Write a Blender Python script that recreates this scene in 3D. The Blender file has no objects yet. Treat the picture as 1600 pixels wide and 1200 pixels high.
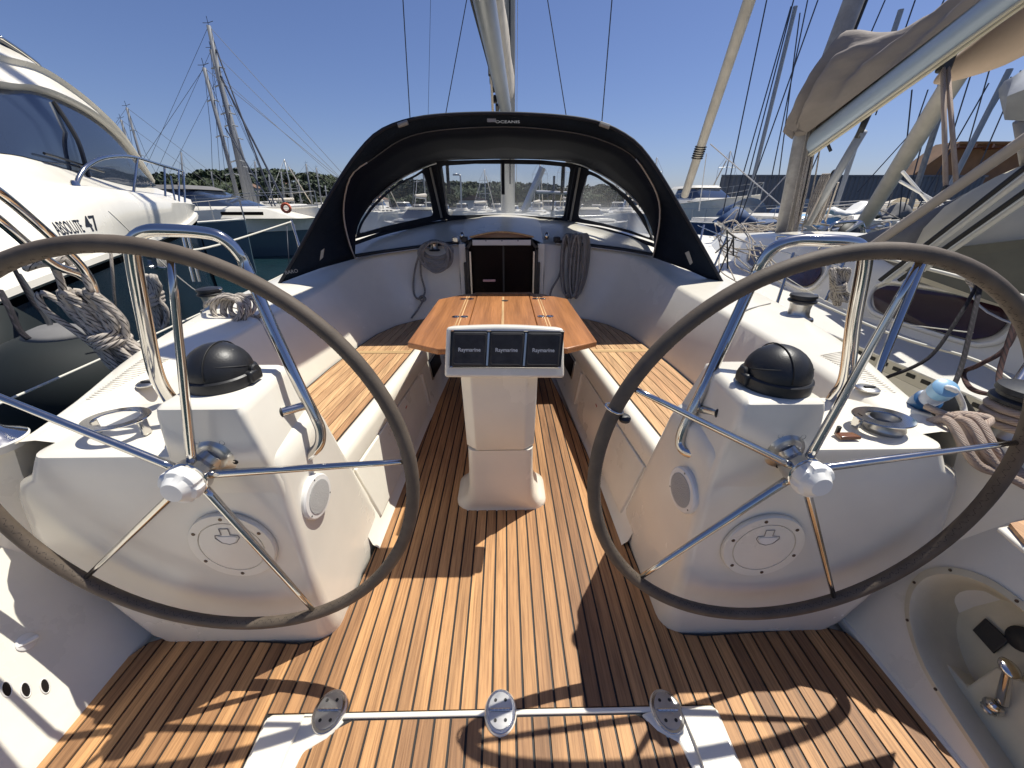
import bpy, bmesh, math, random
from mathutils import Vector, Matrix
R = math.radians
random.seed(7)
S = bpy.context.scene
COL = S.collection

# ---------------------------------------------------------------- camera, sky, sun
CAMZ = 1.2; PITCH = R(25); YAW = 0.0181
cd = bpy.data.cameras.new('camera'); cam = bpy.data.objects.new('camera', cd); COL.objects.link(cam)
cam.location = (0, 0, CAMZ); cam.rotation_euler = (R(90) - PITCH, 0, -YAW)
cd.sensor_width = 36; cd.lens = 13.5; cd.clip_start = 0.02; cd.clip_end = 5000
S.camera = cam
SUN = Vector((0.40, 0.23, 1.0)).normalized()          # towards the sun
W = bpy.data.worlds.new('World'); S.world = W; W.use_nodes = True
nt = W.node_tree; nt.nodes.clear()
sky = nt.nodes.new('ShaderNodeTexSky'); sky.sky_type = 'NISHITA'; sky.sun_disc = False
sky.sun_elevation = math.asin(SUN.z); sky.sun_rotation = math.atan2(SUN.x, SUN.y)
sky.air_density = 1.0; sky.dust_density = 0.6; sky.ozone_density = 4.0; sky.altitude = 10
bg = nt.nodes.new('ShaderNodeBackground'); bg.inputs['Strength'].default_value = 0.085
wo = nt.nodes.new('ShaderNodeOutputWorld')
tint = nt.nodes.new('ShaderNodeMix'); tint.data_type = 'RGBA'; tint.blend_type = 'MULTIPLY'; tint.inputs[0].default_value = 1.0
tint.inputs[7].default_value = (0.68, 0.672, 0.84, 1); nt.links.new(sky.outputs[0], tint.inputs[6]); nt.links.new(tint.outputs[2], bg.inputs[0]); nt.links.new(bg.outputs[0], wo.inputs[0])
sd = bpy.data.lights.new('sun', 'SUN'); sd.energy = 4.2; sd.angle = R(0.5); sd.color = (1, 0.965, 0.875)
so = bpy.data.objects.new('sun', sd); COL.objects.link(so); so.location = (0, 0, 30)
so.rotation_euler = SUN.to_track_quat('Z', 'Y').to_euler()
S.view_settings.view_transform = 'Standard'; S.view_settings.look = 'None'
S.view_settings.exposure = 0.45; S.view_settings.gamma = 1.0
S.cycles.max_bounces = 10; S.cycles.diffuse_bounces = 6; S.cycles.transparent_max_bounces = 16

# ---------------------------------------------------------------- helpers
def V(*a): return Vector(a)
CP, SP = math.cos(PITCH), math.sin(PITCH); CY, SY = math.cos(YAW), math.sin(YAW)
def ray(px, py):
    a = (px - 800) / 600; b = (600 - py) / 600
    X, Y, Z = a, CP + b * SP, -SP + b * CP
    return V(X * CY + Y * SY, -X * SY + Y * CY, Z)
def P(px, py, x=None, y=None, z=None):
    """world point seen in that direction at the given real distance"""
    r = ray(px, py)
    t = x / r.x if x is not None else y / r.y if y is not None else (z - CAMZ) / r.z
    return V(r.x * t, r.y * t, CAMZ + r.z * t)
def PP(px, py, p0, n):
    r = ray(px, py); o = V(0, 0, CAMZ); t = (p0 - o).dot(n) / r.dot(n)
    return o + r * t
ORG = {}
def thing(name, label, cat, loc=(0, 0, 0), group=None):
    o = bpy.data.objects.new(name, None); COL.objects.link(o); o.location = loc
    o.empty_display_size = 0.1
    o['label'] = label; o['category'] = cat
    if group: o['group'] = group
    ORG[o.name] = Vector(loc)
    return o
def tag(o, label, cat, group=None):
    o['label'] = label; o['category'] = cat
    if group: o['group'] = group
    return o
def struct(o, kind='structure'):
    o['kind'] = kind; return o
def link(name, me, mat, parent=None, smooth=False, lab=None):
    o = bpy.data.objects.new(name, me); COL.objects.link(o)
    if mat is not None and not me.materials: me.materials.append(mat)
    if smooth:
        for p in me.polygons: p.use_smooth = True
        if smooth is not True:
            me.set_sharp_from_angle(angle=R(smooth))
    if parent is not None:
        og = ORG.get(parent.name, V(0, 0, 0)); o.parent = parent; ORG[o.name] = og
        if og.length > 0: me.transform(Matrix.Translation(-og))
    else: ORG[o.name] = V(0, 0, 0)
    if lab: o['label'] = lab
    return o
class MB:
    """gathers shapes into one mesh"""
    def __init__(s): s.v = []; s.f = []; s.uv = []
    def add(s, vs, fs, uvs=None):
        n = len(s.v); s.v += [tuple(v) for v in vs]
        s.f += [tuple(i + n for i in f) for f in fs]
        s.uv += (uvs if uvs else [(0.0, 0.0)] * len(vs))
        return s
    def box(s, c, d, rot=None):
        M = rot if rot else Matrix.Identity(3); c = Vector(c)
        vs = [c + M @ V(sx * d[0] / 2, sy * d[1] / 2, sz * d[2] / 2) for sx in (-1, 1) for sy in (-1, 1) for sz in (-1, 1)]
        return s.add(vs, [(0, 1, 3, 2), (4, 6, 7, 5), (0, 4, 5, 1), (2, 3, 7, 6), (0, 2, 6, 4), (1, 5, 7, 3)])
    def prism(s, pts, off):
        """pts polygon, extruded by the vector off"""
        n = len(pts); off = Vector(off)
        vs = [Vector(p) for p in pts] + [Vector(p) + off for p in pts]
        fs = [tuple(range(n))[::-1], tuple(range(n, 2 * n))] + [(i, (i + 1) % n, n + (i + 1) % n, n + i) for i in range(n)]
        return s.add(vs, fs)
    def tube(s, pts, r, n=10, res=6, closed=False, smooth=True, twist=0.0, ry=None):
        pts = [Vector(p) for p in pts]
        if smooth and len(pts) > 2: pts, rr = spline(pts, res, closed, r)
        else: rr = r if isinstance(r, (list, tuple)) else [r] * len(pts)
        m = len(pts); up = None; base = len(s.v); vs = []; uv = []; L = 0
        for i, p in enumerate(pts):
            if closed: t = pts[(i + 1) % m] - pts[i - 1]
            else: t = pts[min(i + 1, m - 1)] - pts[max(i - 1, 0)]
            if t.length < 1e-9: t = V(0, 0, 1)
            t.normalize()
            if up is None: up = t.orthogonal().normalized() if abs(t.z) > .9 else (V(0, 0, 1) - t * t.z).normalized()
            else:
                up = up - t * up.dot(t); up = up.normalized() if up.length > 1e-6 else t.orthogonal().normalized()
            sd_ = t.cross(up)
            if i: L += (pts[i] - pts[i - 1]).length
            for k in range(n):
                a = 2 * math.pi * k / n + twist * L
                vs.append(p + up * math.cos(a) * (ry or rr[i]) + sd_ * math.sin(a) * rr[i]); uv.append((k / n * 2, L / max(rr[0], 1e-4) / 6.28))
        fs = []
        for i in range(m if closed else m - 1):
            j = (i + 1) % m
            for k in range(n): fs.append((i * n + k, i * n + (k + 1) % n, j * n + (k + 1) % n, j * n + k))
        if not closed: fs += [tuple(range(n))[::-1], tuple((m - 1) * n + k for k in range(n))]
        return s.add(vs, fs, uv)
    def lathe(s, prof, c, axis=(0, 0, 1), n=28):
        """prof: (radius, height) from the base point c along axis"""
        c = Vector(c); q = Vector(axis).normalized().to_track_quat('Z', 'Y').to_matrix()
        vs = []; m = len(prof)
        for r_, h in prof:
            for k in range(n):
                a = 2 * math.pi * k / n; vs.append(c + q @ V(r_ * math.cos(a), r_ * math.sin(a), h))
        fs = [(i * n + k, i * n + (k + 1) % n, (i + 1) * n + (k + 1) % n, (i + 1) * n + k) for i in range(m - 1) for k in range(n)]
        fs += [tuple(range(n))[::-1], tuple((m - 1) * n + k for k in range(n))]
        return s.add(vs, fs)
    def loft(s, rows, closed=False, caps=False):
        n = len(rows[0]); vs = [p for r_ in rows for p in r_]; fs = []
        for i in range(len(rows) - 1):
            for k in range(n if closed else n - 1):
                fs.append((i * n + k, i * n + (k + 1) % n, (i + 1) * n + (k + 1) % n, (i + 1) * n + k))
        if caps: fs += [tuple(range(n))[::-1], tuple((len(rows) - 1) * n + k for k in range(n))]
        return s.add(vs, fs)
    def build(s, name, mat, parent=None, smooth=False, bevel=0, seg=2, subsurf=0, solid=0, lab=None, uv=False, fix=True):
        me = bpy.data.meshes.new(name); me.from_pydata(s.v, [], s.f)
        if uv:
            l = me.uv_layers.new(name='UVMap')
            for lp in me.loops: l.data[lp.index].uv = s.uv[lp.vertex_index]
        if fix:
            bm = bmesh.new(); bm.from_mesh(me); bmesh.ops.recalc_face_normals(bm, faces=bm.faces); bm.to_mesh(me); bm.free()
        me.validate(); me.update()
        o = link(name, me, mat, parent, smooth or (40 if (bevel or subsurf) else False), lab)
        if subsurf:
            m = o.modifiers.new('sub', 'SUBSURF'); m.levels = m.render_levels = subsurf
        if solid:
            m = o.modifiers.new('solid', 'SOLIDIFY'); m.thickness = solid; m.offset = 0
        if bevel:
            m = o.modifiers.new('bevel', 'BEVEL'); m.width = bevel; m.segments = seg; m.limit_method = 'ANGLE'; m.angle_limit = R(35)
        return o
def spline(pts, res, closed, r=None):
    out = []; rr = []; n = len(pts); rl = r if isinstance(r, (list, tuple)) else [r] * n
    for i in range(n if closed else n - 1):
        if closed: p0, p1, p2, p3 = pts[i - 1], pts[i], pts[(i + 1) % n], pts[(i + 2) % n]; r1, r2 = rl[i], rl[(i + 1) % n]
        else: p0, p1, p2, p3 = pts[max(i - 1, 0)], pts[i], pts[i + 1], pts[min(i + 2, n - 1)]; r1, r2 = rl[i], rl[i + 1]
        for k in range(res):
            t = k / res
            out.append(0.5 * ((2 * p1) + (p2 - p0) * t + (2 * p0 - 5 * p1 + 4 * p2 - p3) * t * t + (3 * p1 - p0 - 3 * p2 + p3) * t ** 3))
            rr.append(None if r1 is None else r1 * (1 - t) + r2 * t)
    if not closed: out.append(pts[-1]); rr.append(rl[-1])
    return out, rr
def sp(pts, res=5, closed=False): return spline([Vector(p) for p in pts], res, closed, None)[0]
def resample(pts, n):
    L = [0]
    for a, b in zip(pts, pts[1:]): L.append(L[-1] + (b - a).length)
    out = []; j = 0
    for i in range(n):
        t = L[-1] * i / (n - 1)
        while j < len(pts) - 2 and L[j + 1] < t: j += 1
        d = L[j + 1] - L[j]; out.append(pts[j].lerp(pts[j + 1], (t - L[j]) / d if d > 0 else 0))
    return out
def copy_tree(o, loc=None, parent=None, label=None):
    c = o.copy(); COL.objects.link(c)
    if parent is not None: c.parent = parent
    if loc is not None: c.location = loc
    if label: c['label'] = label
    ORG[c.name] = V(0, 0, 0) if loc is None else Vector(loc)
    for ch in list(o.children): copy_tree(ch, None, c)
    return c
def text(body, c, right, up, size, mat, parent=None, name='lettering', ext=0.0015, bold=0.0, sx=1.0, fit=None):
    cu = bpy.data.curves.new(name, 'FONT'); cu.body = body; cu.size = size; cu.extrude = ext; cu.offset = bold
    cu.align_x = 'CENTER'; cu.align_y = 'CENTER'; cu.resolution_u = 3
    o = bpy.data.objects.new('t', cu); COL.objects.link(o)
    bpy.context.view_layer.update()
    me = bpy.data.meshes.new_from_object(o); bpy.data.objects.remove(o)
    if fit:
        xs = [v.co.x for v in me.vertices]; sx = fit / (max(xs) - min(xs))
    r_ = Vector(right).normalized(); u = Vector(up); u = (u - r_ * u.dot(r_)).normalized(); n = r_.cross(u)
    M = Matrix((r_ * sx, u, n)).transposed().to_4x4(); M.translation = Vector(c)
    me.transform(M)
    return link(name, me, mat, parent)

# ---------------------------------------------------------------- materials
def newmat(name):
    m = bpy.data.materials.new(name); m.use_nodes = True
    return m, m.node_tree, m.node_tree.nodes['Principled BSDF']
def N(t, typ, **kw):
    n = t.nodes.new(typ)
    for k, v in kw.items():
        if k in n.inputs: n.inputs[k].default_value = v
        else: setattr(n, k, v)
    return n
def mat(name, col, rough=0.5, metal=0.0, var=0.0, vscale=6.0, bump=0.0, bscale=60.0, coat=0.0, spec=None, stretch=(1, 1, 1), rvar=0.0, sheen=0.0, dark=None):
    m, t, b = newmat(name)
    b.inputs['Base Color'].default_value = (*col, 1); b.inputs['Roughness'].default_value = rough; b.inputs['Metallic'].default_value = metal
    if coat: b.inputs['Coat Weight'].default_value = coat; b.inputs['Coat Roughness'].default_value = 0.08
    if spec is not None: b.inputs['Specular IOR Level'].default_value = spec
    if sheen: b.inputs['Sheen Weight'].default_value = sheen
    tc = N(t, 'ShaderNodeTexCoord'); mp = N(t, 'ShaderNodeMapping'); mp.inputs['Scale'].default_value = stretch
    t.links.new(tc.outputs['Object'], mp.inputs[0])
    if var or rvar:
        n = N(t, 'ShaderNodeTexNoise', Scale=vscale, Detail=6.0, Roughness=0.6); t.links.new(mp.outputs[0], n.inputs['Vector'])
        if var:
            r_ = N(t, 'ShaderNodeValToRGB'); t.links.new(n.outputs[0], r_.inputs[0])
            d = dark if dark else tuple(c * (1 - var) for c in col)
            r_.color_ramp.elements[0].position = .3; r_.color_ramp.elements[1].position = .7
            r_.color_ramp.elements[0].color = (*d, 1); r_.color_ramp.elements[1].color = (*[min(1, c * (1 + var * .4)) for c in col], 1)
            t.links.new(r_.outputs[0], b.inputs['Base Color'])
        if rvar:
            mr = N(t, 'ShaderNodeMapRange'); mr.inputs['To Min'].default_value = max(0.02, rough - rvar); mr.inputs['To Max'].default_value = rough + rvar
            t.links.new(n.outputs[0], mr.inputs[0]); t.links.new(mr.outputs[0], b.inputs['Roughness'])
    if bump:
        n2 = N(t, 'ShaderNodeTexNoise', Scale=bscale, Detail=4.0); t.links.new(mp.outputs[0], n2.inputs['Vector'])
        bp = N(t, 'ShaderNodeBump', Strength=bump, Distance=0.01); t.links.new(n2.outputs[0], bp.inputs['Height']); t.links.new(bp.outputs[0], b.inputs['Normal'])
    return m
def teak_mat(name, c1, c2, axis=1, gloss=0.55, grain=1.0):
    m, t, b = newmat(name)
    tc = N(t, 'ShaderNodeTexCoord'); oi = N(t, 'ShaderNodeObjectInfo'); mp = N(t, 'ShaderNodeMapping')
    sc = [170, 170, 60]; sc[axis] = 5.0; mp.inputs['Scale'].default_value = sc
    ad = N(t, 'ShaderNodeVectorMath', operation='ADD'); mu = N(t, 'ShaderNodeVectorMath', operation='SCALE'); mu.inputs['Scale'].default_value = 37.0
    cb = N(t, 'ShaderNodeCombineXYZ')
    for i in range(3): t.links.new(oi.outputs['Random'], cb.inputs[i])
    t.links.new(cb.outputs[0], mu.inputs[0]); t.links.new(tc.outputs['Object'], ad.inputs[0]); t.links.new(mu.outputs[0], ad.inputs[1]); t.links.new(ad.outputs[0], mp.inputs[0])
    n = N(t, 'ShaderNodeTexNoise', Scale=1.0, Detail=7.0, Roughness=0.65); t.links.new(mp.outputs[0], n.inputs['Vector'])
    mp2 = N(t, 'ShaderNodeMapping'); sc2 = [26, 26, 20]; sc2[axis] = 1.6; mp2.inputs['Scale'].default_value = sc2
    t.links.new(ad.outputs[0], mp2.inputs[0]); n2 = N(t, 'ShaderNodeTexNoise', Scale=1.0, Detail=4.0); t.links.new(mp2.outputs[0], n2.inputs['Vector'])
    mx = N(t, 'ShaderNodeMix', data_type='RGBA'); mx.inputs[6].default_value = (*c1, 1); mx.inputs[7].default_value = (*c2, 1)
    pw = N(t, 'ShaderNodeMath', operation='POWER'); pw.inputs[1].default_value = 1.5; t.links.new(oi.outputs['Random'], pw.inputs[0]); t.links.new(pw.outputs[0], mx.inputs[0])
    rp = N(t, 'ShaderNodeValToRGB'); t.links.new(n.outputs[0], rp.inputs[0]); e = rp.color_ramp.elements
    e[0].position = .36; e[0].color = (0.55, 0.48, 0.42, 1); e[1].position = .58; e[1].color = (1.08, 1.05, 1.0, 1)
    rp2 = N(t, 'ShaderNodeValToRGB'); t.links.new(n2.outputs[0], rp2.inputs[0]); e = rp2.color_ramp.elements
    e[0].position = .3; e[0].color = (0.70, 0.69, 0.68, 1); e[1].position = .68; e[1].color = (1.12, 1.12, 1.1, 1)
    m1 = N(t, 'ShaderNodeMix', data_type='RGBA', blend_type='MULTIPLY'); m1.inputs[0].default_value = 0.8 * grain
    m2 = N(t, 'ShaderNodeMix', data_type='RGBA', blend_type='MULTIPLY'); m2.inputs[0].default_value = 1.0
    t.links.new(mx.outputs[2], m1.inputs[6]); t.links.new(rp.outputs[0], m1.inputs[7])
    t.links.new(m1.outputs[2], m2.inputs[6]); t.links.new(rp2.outputs[0], m2.inputs[7]); t.links.new(m2.outputs[2], b.inputs['Base Color'])
    b.inputs['Roughness'].default_value = gloss
    bp = N(t, 'ShaderNodeBump', Strength=0.35, Distance=0.002); t.links.new(n.outputs[0], bp.inputs['Height']); t.links.new(bp.outputs[0], b.inputs['Normal'])
    return m
def rope_mat(name, c1, c2, freq=1.0, thr=.62):
    m, t, b = newmat(name); b.inputs['Roughness'].default_value = .85
    tc = N(t, 'ShaderNodeTexCoord'); w = N(t, 'ShaderNodeTexWave', Scale=1.2 * freq, Distortion=1.0); w.bands_direction = 'DIAGONAL'
    t.links.new(tc.outputs['UV'], w.inputs['Vector'])
    n = N(t, 'ShaderNodeTexNoise', Scale=1.5, Detail=2.0); t.links.new(tc.outputs['UV'], n.inputs['Vector'])
    mul = N(t, 'ShaderNodeMath', operation='MULTIPLY'); t.links.new(w.outputs[1], mul.inputs[0]); t.links.new(n.outputs[0], mul.inputs[1])
    rp = N(t, 'ShaderNodeValToRGB'); t.links.new(mul.outputs[0], rp.inputs[0]); e = rp.color_ramp.elements
    e[0].position = thr * .55; e[0].color = (*c1, 1); e[1].position = thr * .62; e[1].color = (*c2, 1); t.links.new(rp.outputs[0], b.inputs['Base Color'])
    w2 = N(t, 'ShaderNodeTexWave', Scale=5.0); w2.bands_direction = 'DIAGONAL'; t.links.new(tc.outputs['UV'], w2.inputs['Vector'])
    bp = N(t, 'ShaderNodeBump', Strength=.6, Distance=.002); t.links.new(w2.outputs[1], bp.inputs['Height']); t.links.new(bp.outputs[0], b.inputs['Normal'])
    return m
GEL = mat('gelcoat', (0.83, 0.78, 0.67), .26, var=.10, vscale=2.2, coat=.08, rvar=.06, bump=.02, bscale=8)
GEL2 = mat('gelcoat_side', (0.82, 0.775, 0.665), .30, var=.10, vscale=4.0, rvar=.1)
NONSKID = mat('nonskid_gelcoat', (0.74, 0.71, 0.65), .55, bump=.8, bscale=260)
CREAM = mat('cream_moulding', (0.66, 0.60, 0.44), .4, var=.16, vscale=7)
TEAK = teak_mat('teak_deck', (0.56, 0.305, 0.130), (0.25, 0.128, 0.060), 1, .62, 1.0)
TEAKS = teak_mat('teak_seat', (0.66, 0.42, 0.22), (0.50, 0.285, 0.145), 1, .6)
TABLE = teak_mat('table_teak', (0.47, 0.205, 0.078), (0.43, 0.185, 0.07), 1, .32, .55)
TEAKP = teak_mat('pale_inlay', (0.72, 0.48, 0.24), (0.68, 0.45, 0.22), 1, .5, .5)
TEAKPX = teak_mat('pale_teak_cross', (0.66, 0.45, 0.22), (0.6, 0.4, 0.2), 0, .5, .5)
CAULK = mat('black_caulk', (0.012, 0.011, 0.010), .6)
STEEL = mat('stainless_steel', (0.60, 0.58, 0.55), .12, 1.0, rvar=.06, vscale=20)
STEELB = mat('brushed_steel', (0.50, 0.49, 0.47), .32, 1.0, rvar=.12, vscale=30)
ALU = mat('anodised_aluminium', (0.50, 0.50, 0.50), .42, .7, var=.12, vscale=5)
LEATHER = mat('wheel_leather', (0.115, 0.088, 0.064), .7, var=.30, vscale=18, bump=.07, bscale=300)
LEATHERD = mat('stitching', (0.035, 0.028, 0.022), .9)
BLK = mat('black_plastic', (0.018, 0.018, 0.019), .42, rvar=.08, vscale=12, bump=.05, bscale=200)
BLKM = mat('black_rubber', (0.012, 0.012, 0.012), .6)
DISP = mat('display_cover', (0.050, 0.049, 0.050), .7, spec=.25, var=.35, vscale=26)
NAVY = mat('navy_canvas', (0.004, 0.0065, 0.016), .85, var=.25, vscale=4, bump=.12, bscale=60, spec=.2)
NAVY_LIT = mat('sunlit_navy_canvas', (0.010, 0.017, 0.030), .85, var=.3, vscale=5, bump=.3, bscale=60, spec=.2)  # paler navy puts the sunlight on the aft flap into its colour
NAVY2 = mat('navy_binding', (0.006, 0.008, 0.016), .7)
DPIPE = mat('dull_piping', (0.085, 0.08, 0.075), .6)
PIPE = mat('grey_piping', (0.26, 0.25, 0.23), .5)
WHITEP = mat('white_plastic', (0.78, 0.76, 0.71), .35)
GREYP = mat('grey_mesh', (0.62, 0.61, 0.58), .6, bump=.9, bscale=500)
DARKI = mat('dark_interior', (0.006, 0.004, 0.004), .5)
ACR = mat('smoked_acrylic', (0.006, 0.002, 0.003), .30, spec=.10)
PURP = mat('tinted_portlight', (0.035, 0.014, 0.022), .10, var=.3, vscale=3)
WOODV = mat('varnished_wood', (0.16, 0.06, 0.022), .25, coat=.5)
HULLN = mat('navy_hull', (0.004, 0.010, 0.019), .12, coat=.5)
HULLT = mat('slate_hull', (0.09, 0.13, 0.15), .2, coat=.3)
YGLASS = mat('yacht_window_glass', (0.030, 0.042, 0.07), .05, spec=1.0)
GREYC = mat('grey_canvas', (0.17, 0.165, 0.16), .85, var=.2, vscale=5)
TAUPE = mat('taupe_sailcloth', (0.27, 0.23, 0.20), .85, var=.18, vscale=3, bump=1.0, bscale=9, stretch=(1, .45, 1.6))
CREAMC = mat('cream_canvas', (0.58, 0.53, 0.41), .85, var=.14, vscale=3)
OLIVE = mat('olive_canvas', (0.13, 0.125, 0.095), .9, var=.25, vscale=4)
GENOA = mat('furled_sailcloth', (0.60, 0.54, 0.45), .8, var=.16, vscale=5)
FENDER = mat('green_black_fender', (0.004, 0.008, 0.008), .75, var=.3)
ROPE1 = rope_mat('speckled_rope', (0.52, 0.46, 0.39), (0.06, 0.05, 0.045), 1.3, .72)
ROPE2 = rope_mat('grey_braid_rope', (0.38, 0.36, 0.33), (0.05, 0.05, 0.055), 1.5, .60)
ROPE3 = rope_mat('tan_rope', (0.46, 0.36, 0.29), (0.28, 0.17, 0.13), 2.4, .85)
ROPED = rope_mat('black_rope', (0.018, 0.017, 0.02), (0.05, 0.04, 0.05), 1.0, .6)
ROPER = rope_mat('maroon_rope', (0.12, 0.06, 0.05), (0.05, 0.03, 0.03), 1.0, .6)
WIRE = mat('white_guard_line', (0.66, 0.63, 0.54), .5)
RIGW = mat('rigging_wire', (0.05, 0.055, 0.07), .5, .3)
RIGL = mat('pale_rigging', (0.38, 0.38, 0.40), .5)
ALUB = mat('bright_aluminium', (0.62, 0.61, 0.59), .4, .2)
MASTM = mat('mast_aluminium', (0.33, 0.34, 0.35), .42, .3, var=.1, vscale=4)
MASTG = mat('old_grey_mast', (0.34, 0.32, 0.30), .5, .2, var=.3, vscale=9)
LETTER = mat('black_lettering', (0.02, 0.02, 0.024), .4)
LETW = mat('white_print', (0.62, 0.62, 0.62), .6)
LETG = mat('grey_print', (0.16, 0.16, 0.17), .6)
REDP = mat('red_print', (0.5, 0.10, 0.05), .6)
BLUEP = mat('blue_plastic', (0.02, 0.09, 0.22), .35)
BLUEL = mat('pale_blue_plastic', (0.22, 0.42, 0.62), .35)
BLUET = mat('blue_tarpaulin', (0.03, 0.07, 0.17), .7, var=.2)
ORANGE = mat('orange_lifering', (0.65, 0.14, 0.06), .6)
def clearfilm(name, haze):
    m, t, b = newmat(name); out = t.nodes['Material Output']; t.nodes.remove(b)
    tr = N(t, 'ShaderNodeBsdfTransparent'); tr.inputs[0].default_value = (.93, .94, .95, 1)
    df = N(t, 'ShaderNodeBsdfDiffuse'); df.inputs[0].default_value = (.72, .74, .78, 1)
    tl = N(t, 'ShaderNodeBsdfTranslucent'); tl.inputs[0].default_value = (.72, .74, .78, 1)
    gl = N(t, 'ShaderNodeBsdfGlossy', Roughness=.15)
    tc = N(t, 'ShaderNodeNewGeometry'); n = N(t, 'ShaderNodeTexNoise', Scale=3.0, Detail=6.0); t.links.new(tc.outputs['Position'], n.inputs['Vector'])
    sx = N(t, 'ShaderNodeSeparateXYZ'); t.links.new(tc.outputs['Position'], sx.inputs[0])
    mr = N(t, 'ShaderNodeMapRange'); t.links.new(sx.outputs[2], mr.inputs[0])          # film turns whiter and less clear towards the lower hem
    mr.inputs['From Min'].default_value = 1.06; mr.inputs['From Max'].default_value = 1.24; mr.inputs['To Min'].default_value = .45; mr.inputs['To Max'].default_value = 0.0
    mu = N(t, 'ShaderNodeMath', operation='MULTIPLY_ADD'); t.links.new(n.outputs[0], mu.inputs[0]); mu.inputs[1].default_value = haze * 2.0
    t.links.new(mr.outputs[0], mu.inputs[2])
    md = N(t, 'ShaderNodeMixShader'); md.inputs[0].default_value = .5; t.links.new(df.outputs[0], md.inputs[1]); t.links.new(tl.outputs[0], md.inputs[2])
    m1 = N(t, 'ShaderNodeMixShader'); t.links.new(mu.outputs[0], m1.inputs[0]); t.links.new(tr.outputs[0], m1.inputs[1]); t.links.new(md.outputs[0], m1.inputs[2])
    m2 = N(t, 'ShaderNodeMixShader'); m2.inputs[0].default_value = .05; t.links.new(m1.outputs[0], m2.inputs[1]); t.links.new(gl.outputs[0], m2.inputs[2])
    t.links.new(m2.outputs[0], out.inputs[0]); return m
FILM = clearfilm('clear_vinyl', .11)
CLEAR = clearfilm('clear_plastic', .2)
def water_mat():
    m, t, b = newmat('harbour_water'); b.inputs['Base Color'].default_value = (.010, .030, .036, 1); b.inputs['Roughness'].default_value = .06
    b.inputs['IOR'].default_value = 1.33
    tc = N(t, 'ShaderNodeTexCoord'); n = N(t, 'ShaderNodeTexNoise', Scale=3.2, Detail=6.0, Roughness=.6); mp = N(t, 'ShaderNodeMapping'); mp.inputs['Scale'].default_value = (1, 1.8, 1)
    t.links.new(tc.outputs['Object'], mp.inputs[0]); t.links.new(mp.outputs[0], n.inputs['Vector'])
    bp = N(t, 'ShaderNodeBump', Strength=1.0, Distance=.13); t.links.new(n.outputs[0], bp.inputs['Height']); t.links.new(bp.outputs[0], b.inputs['Normal'])
    return m
WATER = water_mat()
def corrugated():
    m, t, b = newmat('corrugated_sheet'); b.inputs['Roughness'].default_value = .5
    n = N(t, 'ShaderNodeTexNoise', Scale=.3, Detail=5.0); tc = N(t, 'ShaderNodeTexCoord'); t.links.new(tc.outputs['Object'], n.inputs['Vector'])
    rp = N(t, 'ShaderNodeValToRGB'); rp.color_ramp.elements[0].color = (.12, .125, .14, 1); rp.color_ramp.elements[1].color = (.17, .175, .19, 1)
    t.links.new(n.outputs[0], rp.inputs[0]); t.links.new(rp.outputs[0], b.inputs['Base Color']); return m
SHEET = corrugated()
RUST = mat('rusty_roof', (0.16, 0.085, 0.04), .7, var=.4, vscale=.5)
LEAF = [mat('pine_foliage', (0.035, 0.055, 0.022), .8, var=.4, vscale=.6), mat('oak_foliage', (0.050, 0.068, 0.028), .8, var=.4, vscale=.6)]
BARK = mat('bark', (0.09, 0.06, 0.04), .9)
EARTH = mat('dry_earth', (0.045, 0.05, 0.028), .9, var=.4, vscale=.1)
CONC = mat('concrete_quay', (0.36, 0.34, 0.31), .8, var=.2, vscale=1)
WALLW = mat('pale_render', (0.62, 0.58, 0.52), .8)
TILE = mat('terracotta_roof', (0.17, 0.10, 0.07), .8)

# ---------------------------------------------------------------- water, land
b_ = MB(); b_.add([(-2500, -400, -.75), (2500, -400, -.75), (2500, 3500, -.75), (-2500, 3500, -.75)], [(0, 1, 2, 3)])
struct(b_.build('water', WATER))
def hill(name, x0, x1, y, d, hfun, nx=60, ny=8):
    rows = []
    for j in range(ny + 1):
        v = j / ny
        rows.append([V(x0 + (x1 - x0) * i / nx, y + d * v, -1.2 + (hfun(i / nx) + 1.2) * math.sin(v * math.pi / 2 * 1.3 if v < .77 else math.pi / 2) + random.uniform(-.3, .3)) for i in range(nx + 1)])
    b = MB(); b.loft(rows); return struct(b.build(name, EARTH, smooth=True))
def hl(t): return 3.0 + 5.5 * math.sin(min(t * 1.25, 1) * math.pi) ** .8 + 1.2 * math.sin(t * 17)
hill('hill', -230, 60, 130, 60, hl)
b_ = MB(); b_.box((60, 205, -.3), (600, 160, 1.4)); struct(b_.build('quay', CONC))
b_ = MB(); b_.box((90, 65, -.3), (152, 68, 1.4)); struct(b_.build('quay', CONC))

def crown_mesh(rad, h, n, size, seed):
    rnd = random.Random(seed); b = MB(); lobes = []
    for _ in range(9): lobes.append((V(rnd.gauss(0, .42) * rad, rnd.gauss(0, .42) * rad, rnd.uniform(-.2, .35) * h), rnd.uniform(.35, .6)))
    for _ in range(n):
        c, s_ = rnd.choice(lobes); d = V(rnd.gauss(0, 1), rnd.gauss(0, 1), rnd.gauss(0, 1)).normalized() * rnd.uniform(.65, 1.05)
        p = c + V(d.x * rad * s_, d.y * rad * s_, d.z * h * s_ * .8)
        u = V(rnd.gauss(0, 1), rnd.gauss(0, 1), rnd.gauss(0, 1)).normalized(); w = u.orthogonal().normalized() * size * rnd.uniform(.6, 1.3); u = u * size
        b.add([p - w, p + u, p + w, p - u * .6], [(0, 1, 2, 3)])
    me = bpy.data.meshes.new('crown'); me.from_pydata(b.v, [], b.f); return me
CROWNS = [crown_mesh(3.3, 3.0, 900, .42, 1), crown_mesh(3.8, 2.3, 900, .45, 2), crown_mesh(2.6, 3.4, 800, .38, 3)]
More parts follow.
